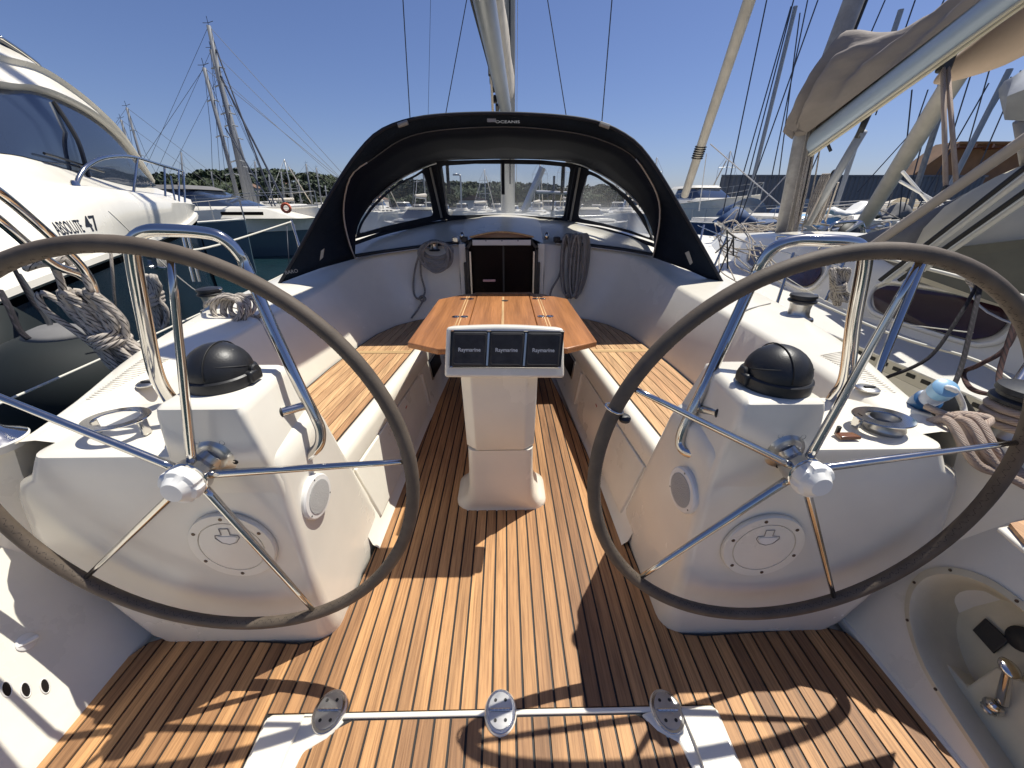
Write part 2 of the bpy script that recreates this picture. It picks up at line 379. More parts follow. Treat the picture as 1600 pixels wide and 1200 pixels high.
CROWNS[0].materials.append(LEAF[0]); CROWNS[1].materials.append(LEAF[1]); CROWNS[2].materials.append(LEAF[0])
tb = MB(); tb.tube([(0, 0, -4), (.1, 0, -1), (0, .1, 1.2)], [.35, .25, .12], n=6); TRUNK = bpy.data.meshes.new('trunk'); TRUNK.from_pydata(tb.v, [], tb.f); TRUNK.materials.append(BARK)
def tree(x, y, z, s, k, label, group):
    t = thing('tree', label, 'tree', (x, y, z), group); t.scale = (s, s, s); t.rotation_euler = (0, 0, random.uniform(0, 6))
    for nm, me in (('crown', CROWNS[k]), ('trunk', TRUNK)):
        o = bpy.data.objects.new(nm, me); COL.objects.link(o); o.parent = t
        if nm == 'crown': o.location.z = .8
for i in range(240):
    u = random.random(); x = -225 + 280 * u; v = random.random(); y = 134 + 50 * v
    z = -1.2 + (hl((x + 230) / 290) + 1.2) * math.sin(v * .83 * math.pi / 2 * 1.25) + 1.2
    tree(x, y, z, random.uniform(1.0, 1.7), random.randrange(3), 'dark green tree among the woods on the far hill', 'trees on the wooded hill across the harbour')
t_ = P(1075, 308, y=60); tree(t_.x, t_.y, t_.z - .6, .42, 0, 'lone dark tree rising behind the white motorboats beside the sprayhood', None)
# houses half hidden in the woods
def house(px, py, y, w, h, label):
    c = P(px, py, y=y); t = thing('house', label, 'house', (c.x, y, c.z))
    b = MB(); b.box((c.x, y, c.z), (w, 7, h)); b.build('wall', WALLW, t)
    b = MB(); b.prism([(c.x - w / 2 - .3, y - 3.8, c.z + h / 2), (c.x + w / 2 + .3, y - 3.8, c.z + h / 2), (c.x, y - 3.8, c.z + h / 2 + 1.4)], (0, 7.6, 0)); b.build('roof', TILE, t)
    for k in (-1, 1):
        b = MB(); b.box((c.x + k * w / 4, y - 3.52, c.z), (.9, .06, 1.2)); b.build('window', ACR, t)
house(400, 300, 150, 4.5, 2.2, 'pale house with terracotta roof among trees behind the tall masts')
house(476, 303, 152, 4, 2.2, 'small pale house in the woods near the left foot of the sprayhood')
house(447, 296, 165, 4.5, 2.4, 'white walled house halfway up the wooded hill')
house(585, 320, 128, 7, 3, 'low pale house by the water seen through the left clear window')
house(740, 322, 128, 8, 3, 'long low pale house seen through the centre clear window')

# hangar with corrugated walls
HD = 32
hg = thing('hangar', 'long dark grey corrugated metal hangar behind the right hand boats', 'hangar', tuple(P(1320, 360, y=32)))
def corr(b, p0, p1, z0, z1, pitch=.34, dep=.06):
    d = p1 - p0; L = d.length; d.normalize(); n = V(d.y, -d.x, 0); k = int(L / pitch); top = []; bot = []
    for i in range(k):
        for f, o in ((0, 0), (.35, 0), (.5, 1), (.85, 1)):
            q = p0 + d * (i + f) * L / k + n * o * dep; top.append(V(q.x, q.y, z1)); bot.append(V(q.x, q.y, z0))
    b.loft([bot, top])
hz = P(1130, 276, y=32).z
b_ = MB(); hp0 = P(1128, 276, y=32); hp1 = V(P(1540, 276, y=32).x, 32, 0)
corr(b_, V(hp0.x, 32, 0), hp1, -.5, hz); b_.build('front_wall', SHEET, hg, fix=False)
b_ = MB(); b_.prism([V(hp0.x - .1, 31.9, hz), V(hp1.x + .1, 31.9, hz), V(hp1.x + 14, 52, hz), V(hp0.x + 14, 52, hz)], (0, 0, .12)); b_.build('roof', SHEET, hg)
b_ = MB(); corr(b_, V(hp0.x + 14, 52, 0), V(hp0.x + .02, 32.02, 0), -.5, hz - .01); b_.build('side_wall', SHEET, hg)
sh = thing('shed', 'brown boat shed with rusty sloping roof rising behind the grey hangar at right', 'shed', tuple(P(1530, 330, y=54)))
q = [P(1405, 290, y=54), P(1500, 223, y=54), P(1720, 223, y=54), P(1720, 290, y=54)]
b_ = MB(); b_.prism([q[0] + V(0, 3.1, -.1), q[1] + V(0, 3.1, -.1), q[2] + V(0, 3.1, -.1), q[3] + V(0, 3.1, -.1)], (0, .2, 0)); b_.build('back_wall', RUST, sh)
b_ = MB(); b_.prism([q[0], q[1], q[1] + V(0, 0, .15), q[0] + V(0, 0, .15)], (0, 3, 0)); b_.prism([q[1] + V(.01, 0, 0), q[2], q[2] + V(0, 0, .15), q[1] + V(.01, 0, .15)], (0, 3, 0)); b_.build('roof', RUST, sh)
for i in range(9):
    f = i / 8; a = q[1].lerp(q[2], f)
    b_ = MB(); b_.box((a.x, 55.5, a.z - .3), (.25, 2.9, .4)); b_.build('roof_beam', WOODV, sh)
for i in range(4):
    a = q[0].lerp(q[3], i / 3); b_ = MB(); b_.box((a.x + .4, 54.3, (a.z - .5) / 2 + .2), (.4, .4, a.z + 1.0)); b_.build('post', RUST, sh)

# ================================================================ our own yacht
CX = -.022
ya = thing('sailing_yacht', 'white sailing yacht with teak cockpit, twin helm pedestals, boom overhead, filling the foreground', 'sailing yacht')
def mir(p): return V(2 * CX - p[0], p[1], p[2])
# ---- cockpit floor of separate teak planks
REG = [(-1.115, .08), (1.06, .08), (1.075, .69), (1.05, .738), (1.0, .754), (.60, .735), (.54, .742), (.502, .775), (.485, .87), (.472, 1.19), (.41, 2.0), (.353, 2.64), (.31, 3.1),
       (-.39, 3.1), (-.45, 2.65), (-.482, 2.0), (-.508, 1.2), (-.522, .87), (-.54, .775), (-.575, .742), (-.63, .733), (-1.04, .762), (-1.09, .745), (-1.118, .70)]
def clip(poly, ax, val, keep_less):
    out = []; n = len(poly)
    for i in range(n):
        a, b = poly[i], poly[(i + 1) % n]
        ina = (a[ax] <= val) == keep_less; inb = (b[ax] <= val) == keep_less
        if ina: out.append(a)
        if ina != inb:
            t = (val - a[ax]) / (b[ax] - a[ax]); out.append((a[0] + (b[0] - a[0]) * t, a[1] + (b[1] - a[1]) * t))
    return out
def area(p): return abs(sum(p[i][0] * p[(i + 1) % len(p)][1] - p[(i + 1) % len(p)][0] * p[i][1] for i in range(len(p)))) / 2
MB().box((CX, 1.55, -.045), (2.6, 3.7, .01)).build('cockpit_pan', GEL2, ya)
floor_ = MB().prism([V(x, y, -.03) for x, y in REG], (0, 0, .026)).build('cockpit_floor', CAULK, ya, lab='teak laid cockpit floor with black caulked seams')
def planks(region, x0, x1, pitch, z, m, parent, gap=.0066, margin=0.0, name='plank', skew=None, th=.012):
    k = int(round((x1 - x0) / pitch))
    for i in range(k):
        a = x0 + i * pitch + gap / 2; c = a + pitch - gap
        q = clip(clip(region, 0, a, False), 0, c, True)
        if len(q) < 3 or area(q) < .0005: continue
        q2 = []
        for p in q:
            if not q2 or (V(*p) - V(*q2[-1])).length > 1e-5: q2.append(p)
        MB().prism([V(x, y, z - th) for x, y in q2], (0, 0, th)).build(name, m, parent)
def inset(reg, d):
    n = len(reg); out = []
    for i in range(n):
        p, q, r_ = Vector(reg[i - 1]), Vector(reg[i]), Vector(reg[(i + 1) % n])
        a = (q - p).normalized(); b = (r_ - q).normalized(); na = Vector((-a.y, a.x)); nb = Vector((-b.y, b.x)); m_ = (na + nb)
        m_ = m_ / max(.4, m_.length_squared / 2); out.append(tuple(q + m_ * d))
    return out
RI = inset(REG, .005)
PT = .0418
# regions: forward of the hinge line, the lifting hatch, and the strips beside it
fw = clip(RI, 1, .555, False); planks(fw, CX - PT * 14.5, CX + PT * 13.5, PT, 0, TEAK, floor_)
planks(RI, CX - PT * 26.5, CX - PT * 14.5, PT, 0, TEAK, floor_)
planks(RI, CX + PT * 13.5, CX + PT * 26.5, PT, 0, TEAK, floor_)
hat = [(-.50, .08), (.425, .08), (.425, .47), (.40, .50), (.33, .535), (-.40, .535), (-.47, .50), (-.50, .47)]
planks(hat, CX - PT * 12, CX + PT * 12, PT, 0, TEAK, floor_)
# white frame round the hatch
b_ = MB(); b_.box((-.04, .5455, -.001), (.98, .012, .010)); b_.build('hatch_bar', GEL2, floor_, bevel=.003)
for s in (0, 1):
    fx = [(-.612, .552), (-.625, .54), (-.625, .08), (-.515, .08), (-.515, .40), (-.495, .475), (-.45, .50), (-.42, .535), (-.48, .552)][::-1]
    fx = [V(x, y, -.01) for x, y in fx]
    if s: fx = [V(-.075 - p.x, p.y, -.01) for p in fx][::-1]
    MB().prism(fx, (0, 0, .014)).build('hatch_corner', GEL, floor_, bevel=.006)
    cxx = -.57 if not s else .495
    b_ = MB(); b_.loft([[V(cxx - .045, .54, .005), V(cxx + .045, .54, .005)], [V(cxx - .04, .47, -.02 + .03), V(cxx + .04, .47, .012)], [V(cxx - .045, .08, .02), V(cxx + .045, .08, .02)]])
    b_.build('hatch_step', GEL, floor_, solid=.012)
for px in (515, 782, 1042):
    c = P(px, 1113, z=0)
    hb = MB(); hb.prism([V(c.x + .042 * math.cos(a * math.pi / 16), c.y + .052 * math.sin(a * math.pi / 16), -.008) for a in range(32)], (0, 0, .0135)); hb.build('hinge_pad', GEL, floor_, bevel=.003)
    hb = MB()
    for rr, zz, mm in ((1.15, .006, None),):
        hb.prism([V(c.x + .035 * rr * math.cos(a * math.pi / 16), c.y + .043 * rr * math.sin(a * math.pi / 16), .003) for a in range(32)], (0, 0, .006))
    h1 = hb.build('hinge', STEEL, floor_, bevel=.002)
    for sy in (-1, 1):
        hb = MB(); hb.prism([V(c.x + .031 * math.cos(a * math.pi / 16), c.y + sy * .002 + .039 * sy * abs(math.sin(a * math.pi / 16)), .0085) for a in range(17)], (0, 0, .003)); hb.build('hinge_leaf', STEELB, h1)
    hb = MB()
    for k in range(5): hb.tube([(c.x - .025 + k * .0102, c.y, .012), (c.x - .0158 + k * .0102, c.y, .012)], .0042, n=10, smooth=False)
    hb.build('hinge_knuckle', STEEL, h1, smooth=40)
    hb = MB()
    for sx in (-1, 1):
        for sy in (-1, 1): hb.lathe([(.0042, 0), (.004, .0012), (.001, .0005)], (c.x + sx * .013, c.y + sy * .022, .0115), n=10)
    hb.build('screw', BLKM, h1)

# ---- helm blocks, pedestals, coamings
def rpoly(x0, x1, y0, y1, rads, z, k=5):
    """rounded rectangle: radii for (x0,y0),(x1,y0),(x1,y1),(x0,y1)"""
    out = []
    for (cx, cy, sx, sy, r_, a0) in ((x0, y0, 1, 1, rads[0], 180), (x1, y0, -1, 1, rads[1], 270), (x1, y1, -1, -1, rads[2], 0), (x0, y1, 1, -1, rads[3], 90)):
        for i in range(k + 1):
            a = R(a0 + 90 * i / k); out.append(V(cx + sx * r_ + r_ * math.cos(a), cy + sy * r_ + r_ * math.sin(a), z))
    return out
def block(m_):
    rows = []
    #        z    xo     xi     y0a   y1   ro  ri
    for z, xo, xi, y0, y1, ro, ri in ((-.04, -1.06, -.528, .75, 1.25, .05, .06), (.012, -1.075, -.523, .742, 1.25, .05, .06), (.035, -1.09, -.524, .738, 1.25, .05, .05), (.15, -1.14, -.525, .735, 1.20, .06, .03), (.3, -1.20, -.53, .733, 1.15, .07, .025),
                                      (.40, -1.25, -.528, .733, 1.11, .08, .025), (.56, -1.20, -.53, .733, 1.05, .06, .025), (.60, -1.17, -.53, .733, 1.035, .05, .025), (.615, -1.13, -.53, .733, 1.03, .04, .025), (.66, -1.10, -.532, .732, 1.01, .04, .03), (.680, -1.09, -.55, .737, 1.0, .04, .03), (.688, -1.07, -.57, .755, .985, .04, .03)):
        rows.append(rpoly(xo, xi, y0, y1, (ro, ri, .06, .06), z))
    if m_: rows = [[mir(p) for p in r_] for r_ in rows]
    b = MB(); b.loft(rows, closed=True, caps=True)
    return b.build('helm_block', GEL, ya, smooth=42)
for m_ in (0, 1): block(m_)
def pedestal(m_):
    rows = []
    for z, xo, xi, y0, y1 in ((.40, -.80, -.536, .745, 1.10), (.52, -.785, -.534, .739, 1.05), (.60, -.775, -.5325, .7305, 1.02), (.68, -.765, -.54, .724, .995), (.79, -.748, -.558, .722, .965), (.808, -.744, -.562, .724, .965), (.816, -.735, -.572, .735, .955)):
        xf = xi - .012 - (z - .4) * .03
        a, c, d, e = V(xo, y0, z), V(xi, y0, z), V(xi - .015 - .02 * (z - .4), y1, z), V(xo, y1, z)
        row = []
        for p, q, r_ in ((e, a, c), (a, c, d), (c, d, e), (d, e, a)):
            u, w = (p - q).normalized(), (r_ - q).normalized(); rad = .018 if z < .815 else .012
            for t in range(5):
                f = t / 4; row.append(q + u * rad * (1 - f) ** 2 + w * rad * f * f)
        rows.append(row)
    if m_: rows = [[mir(p) for p in r_] for r_ in rows]
    b = MB(); b.loft(rows, closed=True, caps=True)
    return b.build('helm_pedestal', GEL, ya, smooth=42)
ped = [pedestal(0), pedestal(1)]

# coaming with the curved inner wall and the coachroof in front
ST = [  # inner bottom, inner top, outer top
    ((-1.0, .80), (-1.045, .79, .684), (-1.178, .79, .690)),     ((-1.0, 1.05), (-1.10, 1.0, .69), (-1.235, 1.0, .70)), ((-1.0, 1.3), (-1.115, 1.3, .705), (-1.31, 1.3, .735)), ((-1.0, 1.65), (-1.13, 1.65, .715), (-1.40, 1.7, .75)),
    ((-.985, 2.0), (-1.14, 2.0, .72), (-1.465, 2.05, .755)), ((-.955, 2.3), (-1.14, 2.35, .73), (-1.49, 2.5, .77)), ((-.91, 2.6), (-1.12, 2.62, .76), (-1.49, 2.85, .80)),
    ((-.82, 2.83), (-1.06, 2.84, .82), (-1.40, 3.05, .90)), ((-.70, 2.97), (-.93, 3.02, .865), (-1.235, 3.16, .985)), ((-.57, 3.05), (-.74, 3.11, .895), (-1.0, 3.52, 1.03)), ((-.45, 3.085), (-.55, 3.14, .915), (-.72, 3.82, 1.085)), ((-.345, 3.09), (-.345, 3.15, .93), (-.36, 3.95, 1.11))]
def coam(m_):
    cols = []
    for (bx, by), t, o in ST:
        b0 = V(bx, by, .34); b1 = V(bx, by, .40); t = Vector(t); o = Vector(o)
        mid = b1.lerp(t, .55) + (b1 - V(CX, by, .4)).normalized() * .012
        top_in = t; d = (o - t); dl = d.length; dn = d.normalized(); up = (t - b1).normalized()
        cols.append([b0, b1, mid, top_in - up * .022, top_in - up * .006 + dn * .004, top_in + dn * .018, t.lerp(o, .55) + V(0, 0, .006), o - dn * .02, o + V(0, 0, -.012), V(o.x * 1.02, o.y, o.z - .10), V(o.x * 1.03, o.y, o.z - .5), V(o.x * .9, o.y, -.9)])
    dense = []
    nr = len(cols[0])
    rails = [sp([c[k] for c in cols], 4) for k in range(nr)]
    if m_: rails = [[mir(p) for p in r_] for r_ in rails]
    keep = len(rails[0])
    b = MB(); b.loft(rails[:9]); o = b.build('coaming', GEL, ya, smooth=38)
    # hull side only along the straight part
    n = 4 * 7
    b = MB(); b.loft([r_[:n] for r_ in rails[8:]]); b.build('topsides', GEL2, ya, smooth=60)
    b = MB(); aft = [[V(CX + (r_[0].x - CX) * (1 + .24 * k), r_[0].y - .25 * k, r_[0].z) for k in range(4)] for r_ in rails[8:]]
    b.loft(aft); b.build('topsides', GEL2, ya, smooth=60)
    return o
coams = [coam(0), coam(1)]
# curved locker seams on the coaming tops
for m_ in (0, 1):
    pts = [V(-1.06, 1.72, .50), V(-1.125, 1.75, .69), V(-1.16, 1.78, .7245), V(-1.24, 1.84, .738), V(-1.38, 1.9, .751)]
    if m_: pts = [mir(p) for p in pts]
    MB().tube(pts, .0035, n=6).build('locker_seam', PIPE, coams[m_], smooth=True)
# coachroof centre and bulkhead
b_ = MB()
b_.loft([[V(-.345, 3.15, .93), V(-.19, 3.16, .99), V(CX, 3.16, 1.0), V(.15, 3.16, .99), V(.30, 3.15, .93)],
         [V(-.35, 3.5, 1.02), V(-.19, 3.5, 1.045), V(CX, 3.5, 1.05), V(.15, 3.5, 1.045), V(.306, 3.5, 1.02)],
         [V(-.36, 3.95, 1.11), V(-.19, 3.98, 1.125), V(CX, 3.99, 1.13), V(.15, 3.98, 1.125), V(.316, 3.95, 1.11)]])
b_.build('coachroof', GEL, ya, smooth=40)
b_ = MB()   # coachroof forward of the windscreen and foredeck
rows = []
for y, w, z in ((4.02, 1.33, .89), (4.1, 1.3, .90), (5, 1.15, .95), (7, .9, .98), (8.3, .5, .85), (9.4, .1, .7)):
    rows.append([V(CX - w * 1.1, y, -.9), V(CX - w, y, z - .15), V(CX - w * .93, y, z - .05), V(CX - w * .7, y, z), V(CX, y, z + .06), V(CX + w * .7, y, z), V(CX + w * .93, y, z - .05), V(CX + w, y, z - .15), V(CX + w * 1.1, y, -.9)])
b_.loft(rows)
for s_ in (-1, 1):
    b_.loft([[V(CX + s_ * x, y, z) for y, z in ((2.7, .70), (3.4, .78), (4.02, .84))] for x in (1.05, 1.44)] + [[V(CX + s_ * 1.47, y, z) for y, z in ((2.7, -.9), (3.4, -.9), (4.02, -.9))]])
b_.build('foredeck', GEL2, ya, smooth=50)
# bulkhead below and beside the companionway
for x0, x1 in ((-.348, -.30), (.255, .304)):
    b_ = MB(); b_.box(((x0 + x1) / 2, 3.115, .62), (x1 - x0, .05, .62)); b_.build('bulkhead', GEL2, ya)
b_ = MB(); b_.box((CX, 3.12, .20), (.67, .06, .5)); b_.build('bulkhead', GEL2, ya)
# companionway: dark cabin behind, acrylic doors, frame, hatch
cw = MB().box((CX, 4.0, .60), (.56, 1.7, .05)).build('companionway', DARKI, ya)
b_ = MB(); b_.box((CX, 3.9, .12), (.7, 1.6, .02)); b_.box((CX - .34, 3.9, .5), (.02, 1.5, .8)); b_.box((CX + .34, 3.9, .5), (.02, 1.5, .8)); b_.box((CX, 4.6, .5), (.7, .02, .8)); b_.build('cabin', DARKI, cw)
DY = 3.105
dpts = [(-.285, .44), (.243, .44), (.243, .90), (.20, .955), (-.243, .955), (-.285, .90)]
for a, c in ((dpts[i], dpts[(i + 1) % 6]) for i in range(6)):
    b_ = MB(); d = V(c[0] - a[0], 0, c[1] - a[1]); m0 = V((a[0] + c[0]) / 2, DY - .02, (a[1] + c[1]) / 2)
    b_.box(m0, (d.length + .02, .05, .024), Matrix.Rotation(-math.atan2(d.z, d.x), 3, 'Y')); b_.build('door_frame', BLK, cw, bevel=.004)
for x in (-.262, .222):
    b_ = MB(); b_.box((x, DY - .035, .66), (.012, .03, .44)); b_.build('door_runner', STEELB, cw)
b_ = MB(); b_.prism([V(x, DY + .02, z) for x, z in dpts], (0, .012, 0)); b_.build('door', ACR, cw, lab='smoked acrylic companionway door')
b_ = MB(); b_.box((CX + .012, DY + .010, .69), (.014, .015, .5)); b_.build('door_edge', BLK, cw)
b_ = MB(); b_.box((-.125, DY + .012, .655), (.10, .012, .018)); b_.build('door_reflection', mat('pink_reflection', (.75, .40, .36), .4), cw, bevel=.004)  # pinkish reflection in the acrylic, built as a coloured bar
b_ = MB(); b_.box((CX, DY - .037, .944), (.44, .02, .040)); b_.build('sill_strip', ALUB, cw, bevel=.003)
for x in (-.14, -.02, .10):
    b_ = MB(); b_.lathe([(.005, 0), (.004, .002)], (x, DY - .046, .957), (0, -1, 0), 10); b_.build('screw', BLKM, cw)
arc = [V(CX - .24 + .48 * i / 12, DY - .03, .978 + .036 * math.sin(math.pi * i / 12)) for i in range(13)]
b_ = MB(); b_.prism(arc, (0, .35, 0)); b_.build('sliding_hatch', WOODV, cw)
b_ = MB(); b_.tube([p + V(0, -.004, .004) for p in arc], .006, n=6); b_.build('hatch_edge', TEAKP, cw, smooth=True)
b_ = MB(); b_.box((-.30, 3.08, .62), (.03, .03, .36)); b_.box((.262, 3.08, .62), (.022, .04, .36)); b_.build('jamb', BLK, cw, bevel=.004)
# dark track on the coachroof edge either side, deck organisers
for m_ in (0, 1):
    pts = [P(556, 401, y=2.86), P(600, 394, y=3.02), P(660, 386, y=3.11), P(716, 380, y=3.13)]
    if m_: pts = [P(1020, 399, y=2.86), P(975, 391, y=3.02), P(920, 384, y=3.11), P(868, 378, y=3.13)]
    MB().tube([p + V(0, 0, .004) for p in pts], .014, n=6).build('sheet_track', BLK, ya, smooth=True)
    MB().tube([p + V(0, -.02, -.008) for p in pts], .006, n=6).build('track_lip', STEELB, ya, smooth=True)
    x0 = 714 if not m_ else 862
    for k in range(2):
        c = P(x0 + (8 if m_ else -2) + k * 14, 374, y=3.13); b_ = MB(); b_.box(c, (.045, .08, .04)); b_.build('rope_clutch', STEEL if k == m_ else BLK, ya, bevel=.006)
    c = P(722 if not m_ else 854, 368, y=3.13); b_ = MB(); b_.lathe([(.016, -.03), (.018, 0), (.012, .02), (.004, .024)], c); b_.build('rope_clutch', STEEL, ya, smooth=True)

# ---- seats with teak slats
def seat(m_):
    reg = [(-.655, 1.10), (-.572, 2.20), (-.52, 3.00), (-.60, 3.03), (-.70, 2.965), (-.82, 2.82), (-.905, 2.6), (-.95, 2.3), (-.98, 2.0), (-.995, 1.65), (-.995, 1.10)]
    zt = .38
    if m_: reg = [(2 * CX - x, y) for x, y in reg][::-1]
    s_ = MB().prism([V(x, y, zt - .03) for x, y in reg], (0, 0, .027)).build('side_seat', CAULK, ya)
    ri = inset(reg[::-1] if not m_ else reg[::-1], .011)
    # winding: make inset shrink
    if area(ri) > area(reg): ri = inset(reg, .011)
    y0 = 2.235
    x0, x1 = (-1.0, -.5) if not m_ else (2 * CX + .5, 2 * CX + 1.0)
    for reg2 in (clip(ri, 1, y0 - .025, True), clip(ri, 1, y0 + .025, False)):
        sk = .076 * (-1 if m_ else 1)
        # shear so that slats follow the inner edge
        r3 = [(x - sk * (y - 1.1), y) for x, y in reg2]
        k = int((x1 - x0 + .2) / .047)
        for i in range(k + 3):
            a = x0 - .12 + i * .047 + .002; c = a + .043
            q = clip(clip(r3, 0, a, False), 0, c, True)
            if len(q) < 3 or area(q) < .0006: continue
            MB().prism([V(x + sk * (y - 1.1), y, zt - .012) for x, y in q], (0, 0, .012)).build('slat', TEAKS, s_)
    for dy in (-.0115, .0115):
        q = clip(clip(ri, 1, y0 + dy - .0100, False), 1, y0 + dy + .0100, True)
        MB().prism([V(x, y, zt - .012) for x, y in q], (0, 0, .0135)).build('cross_slat', TEAKPX, s_)
    # white lip and locker face
    def mm(x, y, z): return mir((x, y, z)) if m_ else V(x, y, z)
    e = [(-.655, 1.08), (-.615, 1.6), (-.572, 2.20), (-.52, 3.02)]; f = [(-.505, 1.08), (-.497, 1.6), (-.475, 2.2), (-.435, 3.02)]
    rows = [[mm(x + .002, y, zt - .03) for x, y in e], [mm(x + .004, y, zt + .008) for x, y in e], [mm(x + .014, y, zt + .014) for x, y in e], [mm(x + .045, y, zt + .012) for x, y in e], [mm(x + .06, y, zt - .002) for x, y in e], [mm(x + .066, y, zt - .03) for x, y in e], [mm(x + .066, y, zt - .085) for x, y in e]]
    b = MB(); b.loft(rows); b.build('seat_lip', GEL, s_, smooth=60)
    rows = [[mm(a[0] + .055 + (c[0] + .0 - a[0] - .055) * t, a[1], (zt - .06) * (1 - t)) for a, c in zip(e, f)] for t in (0, .5, .93)]
    rows.append([mm(c[0] + .012, c[1], .006) for c in f]); rows.append([mm(c[0] + .02, c[1], -.012) for c in f])
    b = MB(); b.loft(rows); fc = b.build('locker_face', GEL2, s_, smooth=60)
    def onface(y, z):
        for (a, c), (a2, c2) in zip(zip(e, f), zip(e[1:], f[1:])):
            if a[1] <= y <= a2[1] + 1e-6:
                t = (y - a[1]) / (a2[1] - a[1]); ex = a[0] + (a2[0] - a[0]) * t + .055; fx = c[0] + (c2[0] - c[0]) * t
                return ex + (fx - ex) * (1 - z / (zt - .06))
        return e[-1][0] + .055
    def panel(y0, y1, z0, z1, out, name, mt, bev=.006, lab=None, bott=None):
        pts = []
        for y, z in ((y0, z0), (y1, bott or z0), (y1, z1), (y0, z1)): pts.append(mm(onface(y, z) + out - .02, y, z))
        MB().prism(pts, mm(1, 0, 0) * 0 + V((.02 if not m_ else -.02), 0, 0)).build(name, mt, fc, bevel=bev, lab=lab)
    panel(1.20, 2.08, .05, .285, .008, 'locker_door', GEL2, .004)
    panel(2.13, 2.17, .06, .27, .012, 'moulded_rib', GEL, .006)
    # portlight of the forward locker
    panel(2.33, 2.62, .14, .28, .006, 'portlight_frame', STEELB, .01)
    panel(2.35, 2.60, .155, .265, .010, 'portlight', ACR, .004)
    c = mm(onface(1.78, .23) + .009, 1.78, .235); b = MB(); b.box(c, (.003, .022, .022), Matrix.Rotation(R(14 if not m_ else -14), 3, 'Y')); b.build('warning_sticker', REDP, fc)
    return s_
for m_ in (0, 1): seat(m_)

# speakers and inspection ports on the pedestals
def disc_thing(name, c, n, rad, prof, mt, parent, lab=None, segs=40):
    return MB().lathe(prof, c, n, segs).build(name, mt, parent, smooth=35, lab=lab)
for m_ in (0, 1):
    # round inspection port on the aft face
    c = P(365, 852, y=.727) if not m_ else P(1191, 853, y=.727); n = V(0, -1, 0)
    pr = disc_thing('inspection_port', c, n, .1, [(.107, -.004), (.107, .003), (.104, .007), (.082, .007), (.0815, .003), (.079, .003), (.0785, .007), (.02, .008)], GEL2, ped[m_])
    for k in range(6):
        a = R(30 + 60 * k + (12 if m_ else 0)); b_ = MB(); b_.lathe([(.0048, 0), (.0044, .001), (.001, .0006)], c + V(math.cos(a) * .093, -.0072, math.sin(a) * .093), n, 12); b_.build('screw', mat('screw_dark', (.10, .07, .05), .4, .6) if k == 0 and not m_ else bpy.data.materials['screw_dark'], pr)
    g = c + V(0, -.0085, .03)
    q = [V(-.012, 0, .034), V(.010, 0, .034), V(.010, 0, .014), V(.028, 0, .012), V(.030, 0, .004), V(.018, 0, -.012), V(0, 0, -.018), V(-.018, 0, -.012), V(-.030, 0, .004), V(-.028, 0, .012), V(-.012, 0, .014)]
    MB().tube([g + p for p in q], .0011, n=5, closed=True, smooth=False).build('finger_pull', mat('pull_line', (.30, .27, .24), .6) if not m_ else bpy.data.materials['pull_line'], pr)
    MB().prism([g + V(p.x * .8, .001, p.z * .8 - .001) for p in q[3:10]], (0, -.002, 0)).build('finger_latch', WHITEP, pr)
    # loudspeaker on the inner side
    side_n = V(1, -.10, .02).normalized() if not m_ else V(-1, -.10, .02).normalized()
    c = P(492, 775, x=-.524) if not m_ else P(1070, 765, x=2 * CX + .524)
    spk = disc_thing('loudspeaker', c, side_n, .07, [(.062, -.01), (.062, .008), (.058, .012), (.046, .013)], WHITEP, ped[m_])
    disc_thing('speaker_grille', c + side_n * .006, side_n, .05, [(.047, 0), (.046, .0085), (.02, .010), (.003, .010)], GREYP, spk)
    for k in range(3):
        a = R(90 + 120 * k); q_ = side_n.to_track_quat('Z', 'Y') @ V(math.cos(a) * .054, math.sin(a) * .054, .012)
        MB().lathe([(.003, 0), (.002, .001)], c + q_, side_n, 8).build('screw', BLKM, spk)

# recessed wall sections beside the helm blocks
def sidewall(m_):
    def mm(x, y, z): return mir((x, y, z)) if m_ else V(x, y, z)
    return [mm(*p) for p in ((-1.105, .08, -.02), (-1.12, .08, .02))]
WL = V(-1.12, .4, .0); NL = V(.93, 0, .36).normalized()
WR = V(1.075, .4, .0); NR = V(-.93, 0, .36).normalized()
# left wall
rows = []
for x, z in ((-1.108, -.02), (-1.112, .006), (-1.125, .02), (-1.35, .61), (-1.37, .66), (-1.42, .68), (-1.6, .69)):
    rows.append([V(x, y, z) for y in (-.3, .1, .4, .6, .70, .8)])
MB().loft(rows).build('side_wall', GEL2, ya, smooth=50)
def onL(px, py, off=0): return PP(px, py, WL + V(-.006, 0, 0) + NL * off, NL)
lk = MB().prism([onL(*p, .0) for p in ((-260, 860), (-10, 862), (18, 880), (98, 1068), (92, 1095), (-20, 1215), (-260, 1330))], NL * .008).build('locker_hatch', GEL2, ya, bevel=.005, lab='white locker hatch with round latch and three oval vents')
c = onL(40, 1003, .008)
MB().lathe([(.020, 0), (.020, .004), (.017, .006)], c, NL, 28).build('latch', WHITEP, lk, smooth=35)
MB().box(c + NL * .008, (.012, .036, .008), Matrix.Rotation(R(20), 3, 'Y') @ Matrix.Rotation(R(-30), 3, 'Z')).build('latch_turn', WHITEP, lk, bevel=.003)
for px, py in ((10, 1077), (40, 1078), (70, 1072)):
    c = onL(px, py, .0086); u = V(0, 1, 0); w = NL.cross(u)
    MB().prism([c + u * (.0075 * math.cos(a * .3927)) + w * (.016 * math.sin(a * .3927)) + u * (.006 * math.sin(a * .3927)) for a in range(16)], NL * .0012).build('vent', DARKI, lk)
    MB().tube([c + u * (.0085 * math.cos(a * .3927)) + w * (.017 * math.sin(a * .3927)) + u * (.006 * math.sin(a * .3927)) + NL * .001 for a in range(16)], .0015, n=6, closed=True, smooth=False).build('vent_rim', WHITEP, lk, smooth=True)
